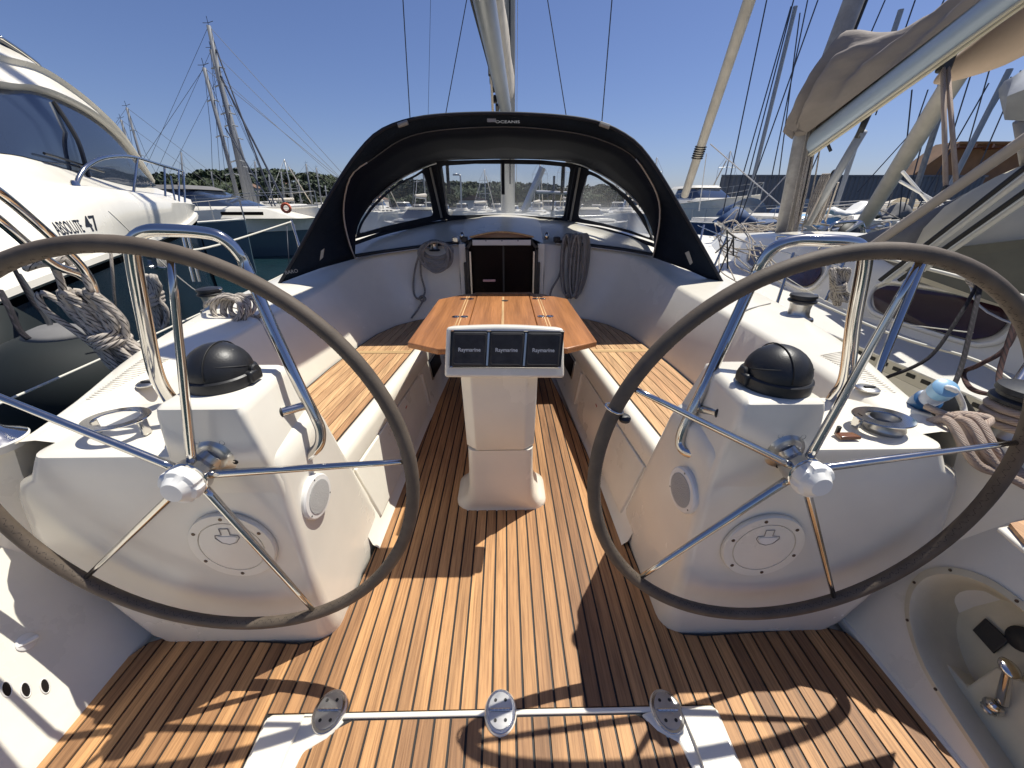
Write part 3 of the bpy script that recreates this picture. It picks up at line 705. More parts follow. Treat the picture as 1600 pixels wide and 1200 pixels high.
# right wall with the shower recess
rim_px = [(1432, 1000), (1424, 960), (1430, 925), (1452, 903), (1490, 898), (1540, 912), (1590, 945), (1650, 1000), (1700, 1080), (1720, 1180), (1700, 1290), (1650, 1340), (1590, 1260), (1530, 1170), (1480, 1095), (1450, 1045)]
rim = [PP(px, py, WR, NR) for px, py in rim_px]; rim = sp(rim, 3, True)
cen = sum(rim, V(0, 0, 0)) / len(rim)
outer = []
for p in rim:
    d = (p - cen); u = d.y; w = V(0, 0, 1).dot(d) / .93
    # ray to rectangle on the wall plane y in [-.3,.82], slope length s in [0,.66]
    s0 = (cen.z) / .93; ts = []
    if u > 1e-6: ts.append((.82 - cen.y) / u)
    if u < -1e-6: ts.append((-.4 - cen.y) / u)
    if w > 1e-6: ts.append((.64 - s0) / w)
    if w < -1e-6: ts.append((0.0 - s0) / w)
    outer.append(cen + d * min(ts))
def rimoff(k, d): return [cen + (p - cen) * k - NR * d for p in rim]
b_ = MB(); b_.loft([outer, rimoff(1.10, 0), rimoff(1.055, -.001)], closed=True); b_.build('side_wall', GEL2, ya, smooth=30)
MB().loft([[V(x, y, z) for y in (-.4, .1, .4, .6, .70, .82)] for x, z in ((1.062, -.02), (1.066, .002), (1.076, .004))]).build('side_wall', GEL2, ya, smooth=50)
MB().loft([[V(x, y, z) for y in (-.4, .1, .4, .6, .70, .8)] for x, z in ((1.318, .602), (1.33, .64), (1.36, .67), (1.6, .69))]).build('side_wall', GEL2, ya, smooth=50)
sb = thing('shower_box', 'cream moulded oval shower recess at the lower right corner', 'shower box', tuple(cen))
b_ = MB(); b_.loft([rimoff(1.09, -.001), rimoff(1.085, -.006), rimoff(1.0, -.008), rimoff(.965, 0), rimoff(.94, .05), rimoff(.92, .11), rimoff(.86, .135), rimoff(.4, .14), rimoff(.02, .14)], closed=True); b_.build('recess', CREAM, sb, smooth=45)
for k in (2, 7, 12, 18, 24, 36, 43):
    p = cen + (rim[k % len(rim)] - cen) * 1.045 + NR * .008; MB().lathe([(.004, 0), (.0035, .0012), (.001, .0008)], p, NR, 10).build('screw', bpy.data.materials['screw_dark'], sb)
lo = [PP(px, py, WR - NR * .07, NR) for px, py in ((1432, 985), (1510, 1072), (1555, 1040), (1700, 1120), (1720, 1290), (1620, 1260), (1500, 1110))]
MB().prism(lo, -NR * .07).build('shelf', CREAM, sb, bevel=.006)
pl = [PP(px, py, WR - NR * .133, NR) for px, py in ((1521, 985), (1541, 966), (1579, 1002), (1554, 1022))]
MB().prism(pl, NR * .006).build('black_plate', BLK, sb, bevel=.002)
c = PP(1601, 1000, WR - NR * .135, NR); MB().lathe([(.03, 0), (.03, .01), (.02, .014)], c, NR, 24).build('black_cap', BLK, sb, smooth=35)
sw = thing('shower_tap', 'chrome shower tap standing in the cream recess', 'shower tap', tuple(PP(1555, 1105, WR - NR * .07, NR)))
c0 = PP(1548, 1106, WR - NR * .055, NR); c1 = PP(1565, 1098, WR - NR * .06, NR); c2 = PP(1576, 1045, WR + NR * .0, NR)
MB().lathe([(.017, 0), (.019, .004), (.019, .012), (.014, .018)], c0, (c0 - c1) * -1 + V(.0, 0, .01), 24).build('base', STEEL, sw, smooth=35)
MB().lathe([(.015, 0), (.0155, .004), (.011, .006), (.010, .010), (.006, .011)], c0 - (c1 - c0).normalized() * .004, c0 - c1, 24).build('knob', STEELB, sw, smooth=35)
MB().tube([c1, c1.lerp(c2, .5), c2], [.012, .010, .008], n=14).build('stem', STEEL, sw, smooth=True)
MB().lathe([(.004, -.004), (.020, -.002), (.023, .003), (.018, .008), (.005, .010)], c2, (c2 - c1).normalized() * .3 + V(.2, -.5, .8), 24).build('handle', STEEL, sw, smooth=True)
# helm seat edge at the right border
q = [P(1575, 822, z=.62), P(1680, 800, z=.62), P(1700, 870, z=.62), P(1600, 852, z=.62)]
MB().prism([p + V(0, 0, -.012) for p in [q[0] + V(-.02, 0, 0), q[1], q[2], q[3] + V(-.01, -.02, 0)]], (0, 0, .01)).build('helm_seat', GEL, ya, bevel=.004)
MB().prism(q, (0, 0, .008)).build('helm_seat_slat', TEAKS, ya)

# ---- toe rail posts, deck details on the coaming: latch plates
for px, py in ((232, 600), (1355, 608)):
    c = P(px, py, z=.70)
    o = MB().lathe([(.030, 0), (.030, .004), (.026, .007), (.004, .008)], c, (0, 0, 1), 24).build('deck_filler', STEELB, ya, smooth=35)
    MB().box(c + V(0, -.004, .010), (.03, .008, .004)).build('filler_key', BLK, o)
# nonskid pads
for m_ in (0, 1):
    pts = [V(-1.03, .80, .689), V(-.80, .80, .689), V(-.80, .96, .689), V(-1.03, .96, .689)]
    q = [V(-1.28, 1.28, .7355), V(-1.17, 1.28, .7185), V(-1.19, 1.62, .7285), V(-1.35, 1.62, .748)]
    # ribbed tread: fine raised lines
    b_ = MB()
    for i in range(26):
        f = i / 25; a = V(-1.165, .99 + f * .27, .7); l = V(-1.188 - f * .05, .99 + f * .27, .7)
        a.z = .6985 + f * .018; l.z = .7035 + f * .026
        if m_: a, l = mir(a), mir(l)
        b_.tube([a, l], .0018, n=5, smooth=False)
    o = b_.build('nonskid_tread', GEL, coams[m_]); o['kind'] = 'stuff'

# ================================================================ steering wheels
def wheel(hx, base, label, flip):
    hub = V(hx, .680, .668 if not flip else .662); RW = .474 if not flip else .466; tilt = R(1.5)
    t = thing('steering_wheel', label, 'steering wheel', tuple(hub), 'twin steering wheels')
    ex = V(1, 0, 0); ez = V(0, math.sin(tilt), math.cos(tilt)); ax = V(0, -math.cos(tilt), math.sin(tilt))
    def on(a, r_, o=0): return hub + ex * math.cos(a) * r_ + ez * math.sin(a) * r_ + ax * o
    n = 96
    rim = MB().tube([on(2 * math.pi * i / n, RW) for i in range(n)], .0148, n=16, closed=True, smooth=False).build('rim', LEATHER, t, smooth=True, lab='grey brown leather wrapped rim')
    st = MB()
    for i in range(260):      # herringbone stitching on the inside of the rim
        a = 2 * math.pi * i / 260; d = .0035 * (1 if i % 2 else -1)
        sr = lambda o_: RW - math.sqrt(.0147 ** 2 - o_ * o_); p = on(a, sr(.006 + d), .006 + d); q = on(a + .017, sr(.006 - d), .006 - d); st.tube([p, q], 0.0008, n=4, smooth=False)
    o = st.build('stitching', LEATHERD, rim); o['kind'] = 'stuff'
    for k in range(5):
        a = R(base + 72 * k)
        MB().tube([on(a, .030, -.004), on(a, .06, -.004), on(a, RW - .08, -.001), on(a, RW - .008)], [.0095, .0092, .0065, .0055], n=12, smooth=False).build('spoke', STEEL, t, smooth=True)
    MB().lathe([(.030, -.045), (.034, -.03), (.036, -.012), (.040, -.008), (.040, .010), (.036, .013), (.030, .014)], hub, ax, 32).build('hub', STEEL, t, smooth=35)
    b = MB(); n_ = 48; rows = []
    for r_, h in ((.036, .014), (.041, .018), (.0415, .034), (.038, .040), (.030, .043), (.024, .052), (.021, .056), (.004, .057)):
        row = []
        for k in range(n_):
            a = 2 * math.pi * k / n_; g = 1 - (.10 if (k % 8) in (0, 1) and h < .042 and h > .016 else 0)
            row.append(hub + ex * math.cos(a) * r_ * g + ez * math.sin(a) * r_ * g + ax * h)
        rows.append(row)
    b.loft(rows, closed=True, caps=True); b.build('hub_cap', WHITEP, t, smooth=35)
    # shaft and flange on the pedestal
    f0 = V(hx + (.025 if not flip else -.018), .732, .690)
    MB().tube([f0 + V(0, .0, 0), hub - ax * .03], .026, n=24, smooth=False).build('shaft', STEELB, t, smooth=40)
    fl = MB().lathe([(.052, -.012), (.052, .004), (.049, .007), (.040, .009), (.035, .014), (.031, .016)], f0, (0, -1, 0), 36).build('flange', STEELB, t, smooth=35)
    for k in range(5):
        a = R(50 + 72 * k); MB().lathe([(.006, 0), (.006, .003), (.002, .002)], f0 + V(math.cos(a) * .0455, -.006, math.sin(a) * .0455), (0, -1, 0), 10).build('bolt', BLKM, fl)
    return t
wl = wheel(-.680, 4, 'large leather rimmed steering wheel on the left helm pedestal', False)
wr = wheel(.660, 9, 'large leather rimmed steering wheel on the right helm pedestal, cable tie on its left rim', True)
# metal ring with small shackle on the right wheel's rim
c = V(.660 + .466 * math.cos(R(160)), .680 + .008, .662 + .466 * math.sin(R(160)))
q_ = [c + V(math.cos(a * .5236) * .021 * .34, math.sin(a * .5236) * .021, 0) for a in range(12)]
ring = [c + (V(math.cos(R(160)), 0, math.sin(R(160))) * math.cos(a * .5236) + V(0, -1, 0) * math.sin(a * .5236)) * .0195 for a in range(12)]
o = MB().tube(ring, .0028, n=8, closed=True, smooth=False).build('steel_ring', STEEL, None, smooth=True); tag(o, 'thin steel ring clamped round the left rim of the right steering wheel', 'clamp ring')
o = MB().lathe([(.012, 0), (.012, .006), (.005, .008)], c + V(.022, -.006, -.022), V(0, -.3, 1), 16).build('shackle', BLK, o, smooth=35)

# ================================================================ compasses
def compass(cx, cy, label, s):
    z = .817; t = thing('compass', label, 'compass', (cx, cy, z), 'steering compasses on the helm pedestals')
    c = V(cx, cy, z); ax = V(0, -.05, 1)
    MB().lathe([(.086, 0), (.090, .006), (.089, .032), (.084, .036)], c, ax, 44).build('base_ring', BLK, t, smooth=35)
    hood = [(.082, .034)] + [(.082 * math.cos(a * math.pi / 18), .038 + .078 * math.sin(a * math.pi / 18)) for a in range(0, 9)] + [(.002, .116)]
    dm = MB().lathe(hood, c, ax, 48).build('protective_dome', BLK, t, smooth=50)
    arc = [c + V(.012 * s, 0, .038) + V(math.cos(R(a)) * 0, -math.cos(R(a)) * .0835, math.sin(R(a)) * .0795) for a in range(0, 181, 10)]
    MB().tube(arc, .002, n=6, smooth=False).build('dome_seam', BLKM, dm, smooth=True)
    arc = [c + V(0, 0, .0) + V(math.cos(R(a)) * .086, -math.sin(R(a)) * .086, .062 + .0 + .012 * math.cos(R(a * 2))) for a in range(20, 161, 10)]
    arc = [c + V(math.cos(R(a)) * .0805, -math.sin(R(a)) * .0805 * .9, .050 + .022 * math.sin(R(a))) for a in range(0, 181, 10)]
    MB().tube(arc, .0022, n=6, smooth=False).build('visor_edge', BLKM, dm, smooth=True)
    b = MB(); b.lathe([(.014, -.006), (.016, 0), (.016, .010), (.012, .013)], c + V(.084 * s, .006, .036), V(s, -.15, .1), 20); b.build('side_knob', BLK, t, smooth=35)
    b = MB(); b.box(c + V(.086 * s, .0, .022), (.024, .05, .034)); b.build('bracket', BLK, t, bevel=.006)
    t.scale = (.84, .84, .84)
    return t
cL = P(342, 603, z=.817); cR = P(1216, 607, z=.817)
compass(cL.x, cL.y + .022, 'black domed compass on the left helm pedestal, knob on its right', 1)
compass(cR.x, cR.y + .022, 'black domed compass on the right helm pedestal, knob on its left', -1)

# ================================================================ grab rails over the pedestals
def rail(m_, label):
    t = thing('grab_rail', label, 'grab rail', (0, 0, 0), 'tubular grab rails around the helm pedestals')
    if not m_:
        pts = [P(286, 640, y=1.0), P(262, 618, y=.99), P(243, 580, y=.97), P(226, 500, y=.95), P(207, 395, y=.93), P(212, 372, y=.93), P(232, 361, y=.93), P(262, 360, y=.94), P(312, 363, y=.96), P(345, 371, y=.97), P(372, 395, y=.98), P(388, 425, y=.98), P(425, 510, y=.94), P(465, 597, y=.90), P(492, 650, y=.885), P(501, 675, y=.88), P(497, 698, y=.87), P(476, 716, x=-.545)]
        st = [P(480, 633, y=.895), P(436, 645, x=-.568)]; foot = pts[-1]
    else:
        pts = [P(1285, 650, y=.98), P(1305, 620, y=.97), P(1322, 590, y=.96), P(1334, 500, y=.95), P(1351, 408, y=.93), P(1345, 386, y=.93), P(1325, 378, y=.93), P(1290, 376, y=.94), P(1245, 376, y=.96), P(1212, 386, y=.97), P(1190, 410, y=.98), P(1176, 440, y=.98), P(1135, 530, y=.94), P(1100, 605, y=.90), P(1070, 665, y=.885), P(1063, 690, y=.88), P(1069, 704, y=.86), P(1088, 712, x=.501)]
        st = [P(1092, 638, y=.895), P(1127, 647, x=.524)]; foot = pts[-1]
    MB().tube(pts, [.0175, .0175, .0175, .0165, .0155, .0145, .014, .014] + [.0135] * 10, n=20, res=8).build('bent_tube', STEEL, t, smooth=True)
    MB().tube(st, .0115, n=18, smooth=False).build('stand_off', STEEL, t, smooth=40)
    s = -1 if not m_ else 1
    for c, d in ((st[1], (st[1] - st[0])), (foot, foot - pts[-2])):
        MB().tube([c - d.normalized() * .006, c + d.normalized() * .002], .0150, n=20, smooth=False).build('rubber_collar', BLKM, t, bevel=.002)
    return t
rail(0, 'bent stainless grab rail arching over the left compass')
rail(1, 'bent stainless grab rail arching over the right compass')

# ================================================================ table with instrument pod
tb_ = thing('cockpit_table', 'folding teak cockpit table with octagonal top on a white pedestal', 'table', (CX, 1.9, 0))
TX = -.012
def tpoly(pts, name, m, par, z=.655, th=.025): return MB().prism([V(TX + x, y, z) for x, y in pts], (0, 0, th)).build(name, m, par, bevel=.004)
for s in (-1, 1):
    lf = tpoly([(s * .166, 1.46), (s * .26, 1.45), (s * .398, 1.535), (s * .392, 2.34), (s * .25, 2.49), (s * .166, 2.50)], 'leaf', TABLE, tb_)
    for dx in (.212, .226):
        MB().prism([V(TX + s * dx - .0025, 1.46, .680), V(TX + s * dx + .0025, 1.46, .680), V(TX + s * dx + .0025, 2.49, .680), V(TX + s * dx - .0025, 2.49, .680)], (0, 0, .0008)).build('inlay', TEAKP, lf)
    for y in (1.93, 2.34):
        hb = MB()
        for q in (-.022, .022): hb.prism([V(TX + s * .219 + q + .020 * math.cos(a * .5236), y + .017 * math.sin(a * .5236), .681) for a in range(12)], (0, 0, .003))
        h = hb.build('hinge', STEEL, lf, bevel=.001)
        hb = MB()
        for q in (-.03, -.014, .014, .03): hb.lathe([(.004, 0), (.004, .0015)], (TX + s * .219 + q, y, .684), n=10)
        hb.build('screw', BLKM, h)
ct = tpoly([(-.163, 1.30), (.163, 1.30), (.163, 2.44), (-.163, 2.44)], 'centre_board', TABLE, tb_)
MB().prism([V(TX - .006, 1.32, .680), V(TX + .006, 1.32, .680), V(TX + .006, 2.40, .680), V(TX - .006, 2.40, .680)], (0, 0, .0008)).build('inlay', TEAKP, ct)
tpoly([(-.20, 2.505), (.20, 2.505), (.18, 2.55), (-.18, 2.55)], 'end_board', TABLE, tb_)
c = P(789, 470, z=.68); MB().lathe([(.02, 0), (.02, .0012)], c, n=20).build('drain_hole', BLKM, ct)
MB().box((CX, 1.95, .60), (.30, .85, .10)).build('table_frame', GEL2, tb_, bevel=.02)
MB().box((CX, 2.3, .28), (.12, .10, .56)).build('leg', ALU, tb_, bevel=.02)
# white pedestal
def oct_(z, hw, y0, y1, ch):
    return [V(CX - hw, y0 + ch, z), V(CX - hw + ch * 1.1, y0, z), V(CX + hw - ch * 1.1, y0, z), V(CX + hw, y0 + ch, z), V(CX + hw, y1 - ch, z), V(CX + hw - ch, y1, z), V(CX - hw + ch, y1, z), V(CX - hw, y1 - ch, z)]
b_ = MB(); b_.loft([oct_(.70, .133, 1.17, 1.46, .035), oct_(.55, .132, 1.19, 1.46, .035), oct_(.36, .130, 1.215, 1.46, .035), oct_(.352, .126, 1.222, 1.45, .035)], closed=True, caps=True)
b_.build('column', GEL, tb_, bevel=.008, seg=3)
def rr_(z, hw, y0, y1, r_): return rpoly(CX - hw, CX + hw, y0, y1, (r_, r_, r_, r_), z)
b_ = MB(); b_.loft([rr_(.35, .126, 1.222, 1.45, .03), rr_(.25, .128, 1.235, 1.46, .03), rr_(.15, .133, 1.245, 1.475, .035), rr_(.08, .145, 1.255, 1.49, .045), rr_(.035, .172, 1.27, 1.51, .06), rr_(.014, .196, 1.28, 1.53, .07), rr_(.004, .198, 1.28, 1.53, .07), rr_(-.01, .198, 1.28, 1.53, .07)], closed=True, caps=True)
b_.build('pedestal_base', GEL, tb_, smooth=45)
pod = thing('instrument_pod', 'white instrument housing with three covered square displays in front of the table', 'instrument panel', (CX, 1.2, .7))
BL, BR = P(694, 590, y=1.125), P(882, 591, y=1.125); TL, TR = P(697, 511, y=1.165), P(881, 513, y=1.165)
fx = (BR - BL).normalized(); fz = (TL - BL).normalized(); fn = fx.cross(fz).normalized()
if fn.y > 0: fn = -fn
arcp = [TL.lerp(TR, i / 10) + fz * .0075 * math.sin(math.pi * i / 10) for i in range(11)]
back = -fn * .115
b_ = MB(); b_.prism([BL] + arcp + [BR], back); b_.build('housing', GEL, pod, bevel=.010, seg=3)
F0, F1, F2, F3 = P(702, 573, y=1.134), P(875, 574, y=1.134), P(874, 517, y=1.162), P(703, 516, y=1.162)
pc = (F0 + F1 + F2 + F3) / 4; W2 = (F1 - F0).length / 2; H2 = (F3 - F0).length / 2
def onp(u, v, o): return BL.lerp(BR, .5) + (pc - BL.lerp(BR, .5)).dot(fz) * fz + fx * u + fz * v + fn * o
b_ = MB(); b_.prism([onp(-W2, -H2, .001), onp(W2, -H2, .001), onp(W2, H2, .001), onp(-W2, H2, .001)], fn * .004); b_.build('bezel_plate', BLK, pod)
b_ = MB(); b_.tube([onp(-W2, -H2, .006), onp(W2, -H2, .006), onp(W2, H2, .006), onp(-W2, H2, .006)], .0022, n=6, closed=True, smooth=False); b_.build('chrome_trim', STEEL, pod)
for k in (-1, 0, 1):
    w = W2 * .300; h = H2 * .92; u0 = k * W2 * .655
    q = []
    for sx, sy, a0 in ((-1, -1, 180), (1, -1, 270), (1, 1, 0), (-1, 1, 90)):
        for i in range(5):
            a = R(a0 + 22.5 * i); q.append(onp(u0 + sx * (w - .006) + .006 * math.cos(a), sy * (h - .006) + .006 * math.sin(a), .005))
    ds = MB().prism(q, fn * .010).build('display', DISP, pod, bevel=.003, seg=2)
    MB().tube([onp(u0 + a * w * .90, b * h * .88, .0152) for a, b in ((-1, -.9), (-.9, -1), (.9, -1), (1, -.9), (1, .9), (.9, 1), (-.9, 1), (-1, .9))], .0011, n=6, closed=True, smooth=False).build('cover_relief', DISP, ds)
    text('Raymarine', onp(u0, -.002, .0158), fx, fz, .0165, LETW, ds, 'lettering', .0004, .0002)
for k in (-.33, .33):
    b_ = MB(); b_.prism([onp(k * W2 - .003, -H2 * .9, .006), onp(k * W2 + .003, -H2 * .9, .006), onp(k * W2 + .003, H2 * .9, .006), onp(k * W2 - .003, H2 * .9, .006)], fn * .004); b_.build('divider', STEELB, pod)

# ================================================================ sprayhood
sh_ = thing('sprayhood', 'navy canvas sprayhood with three clear windows over the companionway', 'sprayhood', (CX, 3.2, .9))
NA = 60
A0 = [(437, 442, 2.45), (470, 385, 2.5), (503, 325, 2.55), (533, 275, 2.58), (560, 237, 2.6), (592, 205, 2.62), (640, 186, 2.65), (700, 178, 2.66), (790, 176, 2.67), (880, 181, 2.66), (940, 192, 2.65), (985, 215, 2.62), (1012, 243, 2.6), (1043, 290, 2.57), (1088, 368, 2.52), (1132, 447, 2.45)]
A1 = [(555, 404, 2.84), (546, 380, 2.82), (538, 345, 2.8), (538, 312, 2.78), (550, 272, 2.76), (583, 247, 2.74), (630, 216, 2.74), (690, 202, 2.74), (795, 197, 2.74), (880, 204, 2.74), (935, 216, 2.74), (985, 240, 2.75), (1012, 275, 2.76), (1029, 312, 2.78), (1030, 350, 2.8), (1020, 402, 2.84)]
A2 = [(553, 380, 2.95), (560, 350, 3.0), (576, 323, 3.1), (596, 302, 3.25), (620, 283, 3.4), (648, 267, 3.6), (690, 252, 3.85), (740, 249, 3.9), (790, 248, 3.92), (845, 249, 3.9), (897, 254, 3.85), (930, 267, 3.6), (958, 283, 3.4), (985, 305, 3.25), (1010, 338, 3.1), (1026, 382, 2.95)]
def arcpts(A, n=NA): return resample(sp([P(x, y, y=d) for x, y, d in A], 6), n)
a0, a1, a2 = arcpts(A0), arcpts(A1), arcpts(A2)
sag = [p.lerp(q, .5) + V(0, 0, -.012 + .008 * math.sin(i * .9)) for i, (p, q) in enumerate(zip(a1, a2))]
rows = [[p + V(0, .03, .014) for p in a0], a0, [p.lerp(q, .5) + V(0, 0, .01) for p, q in zip(a0, a1)], a1, [p.lerp(q, .5) for p, q in zip(a1, sag)], sag, a2]
b_ = MB(); b_.loft(rows[3:]); cn = b_.build('canopy', NAVY, sh_, smooth=True, solid=.004)
b_ = MB(); b_.loft(rows[1:4]); b_.build('aft_flap', NAVY_LIT, sh_, smooth=True, solid=.004)
# upper skin: from the aft edge over the bows to the windscreen, slightly above
top = [[p + V(0, 0, .0) for p in a0], [p.lerp(q, .4) + (p - V(CX, p.y, .6)).normalized() * .09 for p, q in zip(a0, a2)], [p.lerp(q, .75) + (p - V(CX, p.y, .6)).normalized() * .06 for p, q in zip(a0, a2)], [q + V(0, .02, .02) for q in a2]]
b_ = MB(); b_.loft([resample(sp([top[j][i] for j in range(4)], 4), 8) for i in range(NA)]); b_.build('top_cloth', NAVY, sh_, smooth=True, solid=.004)
MB().tube([p + V(0, -.006, -.004) for p in a0], .009, n=8, smooth=False).build('hem', NAVY2, cn, smooth=True)
MB().tube([p + V(0, -.006, -.004) for p in a1[12:49]], .0036, n=6, smooth=False).build('piping', DPIPE, cn, smooth=True)
for sl, nm in ((slice(0, 14), 0), (slice(46, 60), 1)):
    MB().tube([p + V(0, -.008, 0) for p in a1[sl]], .008, n=8, smooth=False).build('hoop_tube', ALU, cn, smooth=True)
    MB().tube([p + V(0, -.02, 0) for p in a1[sl]], .004, n=8, smooth=False).build('hoop_edge', NAVY2, cn, smooth=True)
for sl in (slice(6, 22), slice(38, 54)):
    MB().tube([p + V(0, -.02, -.004) for p in a2[sl]], .009, n=8, smooth=False).build('window_arch_tube', ALU, cn, smooth=True)
for (x0, y0), (x1, y1) in (((622, 196), (637, 191)), ((937, 193), (952, 198))):
    MB().tube([P(x0, y0, y=2.62), P(x1, y1, y=2.62)], .013, n=8, smooth=False).build('hoop_end', PIPE, cn)
text('OCEANIS', P(793, 189, y=2.66) + V(0, -.03, -.01), (1, 0, 0), (0, .45, .6), .026, LETG, cn, 'lettering', .0005, sx=1.3)
MB().box(P(768, 188, y=2.62), (.05, .004, .016)).build('logo_patch', PIPE, cn)
def ring(name, outer, inner, m, par, solid=.012):
    n = len(outer); b = MB(); b.loft([outer, inner], closed=True); return b.build(name, m, par, solid=solid)
def win(opx, ipx, ref):
    o = resample(sp([P(x, y, y=d) for x, y, d in opx] + [P(*opx[0][:2], y=opx[0][2])], 1), 65)[:-1]
    i_ = resample([P(x, y, y=d) for x, y, d in ipx] + [P(*ipx[0][:2], y=ipx[0][2])], 65)[:-1]
    return o, i_
def yat(px): # depth of the windscreen along the picture
    t = (px - 790) / 240.0; return 3.93 - 1.0 * abs(t) ** 1.9
def rc(pts, rad=10):
    """pixel polygon with rounded corners"""
    out = []; n = len(pts)
    for i in range(n):
        p, q, r_ = Vector(pts[i - 1]), Vector(pts[i]), Vector(pts[(i + 1) % n]); a = (p - q); b = (r_ - q)
        ra = min(rad, a.length * .45, b.length * .45); a.normalize(); b.normalize()
        for k in range(5):
            f = k / 4; out.append(tuple(q + a * ra * (1 - f) ** 2 + b * ra * f * f))
    return out
WINS = [([(556, 373), (563, 350), (578, 326), (597, 306), (622, 287), (648, 274), (666, 262), (676, 258), (686, 300), (697, 342), (640, 353), (600, 361)],
         [(559, 366), (567, 346), (583, 324), (603, 304), (628, 285), (650, 276), (661, 268), (668, 290), (678, 337), (640, 345), (600, 354)]),
        ([(682, 252), (740, 250), (790, 249), (845, 250), (899, 256), (892, 305), (886, 347), (790, 342), (697, 344), (690, 300)],
         [(687, 259), (740, 256), (790, 256), (845, 257), (893, 261), (888, 300), (881, 341), (790, 335), (698, 337), (693, 300)]),
        ([(908, 262), (930, 271), (960, 289), (985, 311), (1005, 337), (1022, 377), (980, 363), (940, 353), (886, 345), (894, 305), (902, 268)],
         [(918, 271), (935, 278), (956, 292), (980, 314), (1000, 338), (1019, 373), (985, 360), (945, 349), (903, 341), (907, 310)])]
for i, (ou, inn) in enumerate(WINS):
    inn = rc(inn, 7)
    ow = resample([P(x, y, y=yat(x)) for x, y in ou + [ou[0]]], 97)[:-1]
    iw = resample([P(x, y, y=yat(x)) for x, y in inn + [inn[0]]], 97)[:-1]
    # align starting point by angle about the centre
    cc = sum(iw, V(0, 0, 0)) / len(iw)
    def srt(L, c):
        import functools
        k = min(range(len(L)), key=lambda j: abs(math.atan2(L[j].z - c.z, L[j].x - c.x) - 0.0)); L = L[k:] + L[:k]
        if math.atan2(L[3].z - c.z, L[3].x - c.x) < 0: L = [L[0]] + L[1:][::-1]
        return L
    ow, iw = srt(ow, cc), srt(iw, cc)
    # match by angle
    def ang(p): return math.atan2(p.z - cc.z, p.x - cc.x)
    m = [min(ow, key=lambda q, p=p: abs((ang(q) - ang(p) + math.pi) % (2 * math.pi) - math.pi)) for p in iw]
    fr = MB().loft([m, iw], closed=True).build('window_frame', NAVY2, sh_, solid=.012)
    b = MB(); b.add(iw, [tuple(range(len(iw)))]); pane = b.build('window_pane', FILM, fr)
for px0, px1, dx in (((672, 262), (690, 340), 0), ((679, 260), (697, 340), 0), ((906, 262), (891, 345), 0), ((900, 260), (885, 345), 0)):
    MB().tube([P(px0[0], px0[1], y=yat(px0[0]) - .02), P(px1[0], px1[1], y=yat(px1[0]) - .02)], .010, n=6, smooth=False).build('zip_post', PIPE if (px0[0] in (672, 906)) else NAVY2, sh_)
b_ = MB(); b_.loft([[P(660, 258, y=3.75), P(676, 256, y=3.8), P(690, 254, y=3.88)], [P(680, 344, y=3.72), P(690, 344, y=3.78), P(702, 343, y=3.83)]]); b_.build('post_cloth', NAVY2, sh_, solid=.01)
b_ = MB(); b_.loft([[P(893, 254, y=3.88), P(905, 258, y=3.8), P(920, 264, y=3.75)], [P(880, 345, y=3.83), P(890, 346, y=3.78), P(902, 347, y=3.72)]]); b_.build('post_cloth', NAVY2, sh_, solid=.01)
for px, y1 in ((700, 303), (786, 304), (879, 302)):
    MB().box((P(px, 255, y=3.86) + P(px, y1, y=3.86)) / 2, (.028, .008, (P(px, 255, y=3.86) - P(px, y1, y=3.86)).length)).build('tie_strap', NAVY2, sh_)
# foot of the windows: dark bead on the coachroof
bead = [P(x, y, y=yat(x)) for x, y in ((556, 378), (600, 363), (640, 354), (690, 346), (740, 343), (790, 343), (840, 345), (886, 349), (940, 357), (980, 368), (1022, 382))]
MB().tube([p + V(0, -.01, -.006) for p in bead], .014, n=8).build('base_bead', NAVY2, sh_, smooth=True)
for s in (0, 1):    # reflective tabs and loop ends near the feet
    q = [(497, 352), (510, 356), (506, 372), (499, 384), (492, 386)] if not s else [(1070, 395), (1076, 392), (1082, 410), (1078, 414)]
    q = [(502, 392), (507, 388), (505, 402), (500, 407)] if not s else q
    pts = [P(x, y, y=2.55) for x, y in q]; MB().prism(pts, (0, -.004, 0)).build('reflective_tab', PIPE, cn)
text('BARO', P(458, 424, y=2.45) + V(0, -.02, 0), (1, .1, .15), (0, .3, 1), .03, LETG, cn, 'lettering', .0004)

# ================================================================ winches
WP = [(1.0, 0), (1.05, .1), (1.0, .25), (.80, .32), (.70, .5), (.66, .9), (.70, 1.25), (.86, 1.38), (.92, 1.42), (.92, 1.52), (.80, 1.6), (.80, 1.7), (.88, 1.74), (.86, 1.9), (.5, 1.98), (.25, 2.0)]
def winch(c, r_, label, group=None, axis=(0, 0, 1), drum=None, loc=True):
    t = thing('winch', label, 'winch', tuple(c), group)
    sc = [(a * r_, h * r_) for a, h in WP]
    MB().lathe(sc[:4], c, axis, 32).build('base', STEEL if r_ > .04 else BLK, t, smooth=40)
    MB().lathe(sc[3:8], c, axis, 32).build('drum', drum or STEELB, t, smooth=40)
    MB().lathe(sc[7:], c, axis, 32).build('self_tailer', BLK, t, smooth=40)
    MB().box(Vector(c) + V(r_ * .5, 0, r_ * 1.86), (r_ * .9, r_ * .3, r_ * .12)).build('tailer_arm', STEEL, t, bevel=.003)
    return t
winch(P(679, 392, y=3.05), .040, 'small winch beside the companionway with a rope coil hung over it, left', None)
winch(P(902, 392, y=3.05), .038, 'small winch half hidden by a long rope coil, right of the companionway', None)
winch(P(345, 478, z=.755) + V(-.03, 0, -.03), .060, 'large chrome winch on the left coaming with rope turns on its drum')
winch(P(1238, 487, z=.755) + V(.03, 0, -.04), .062, 'large chrome winch on the right coaming beyond the grab rail')
w4 = winch(P(1572, 690, z=.62), .082, 'big chrome winch at the right border wound with tan rope')

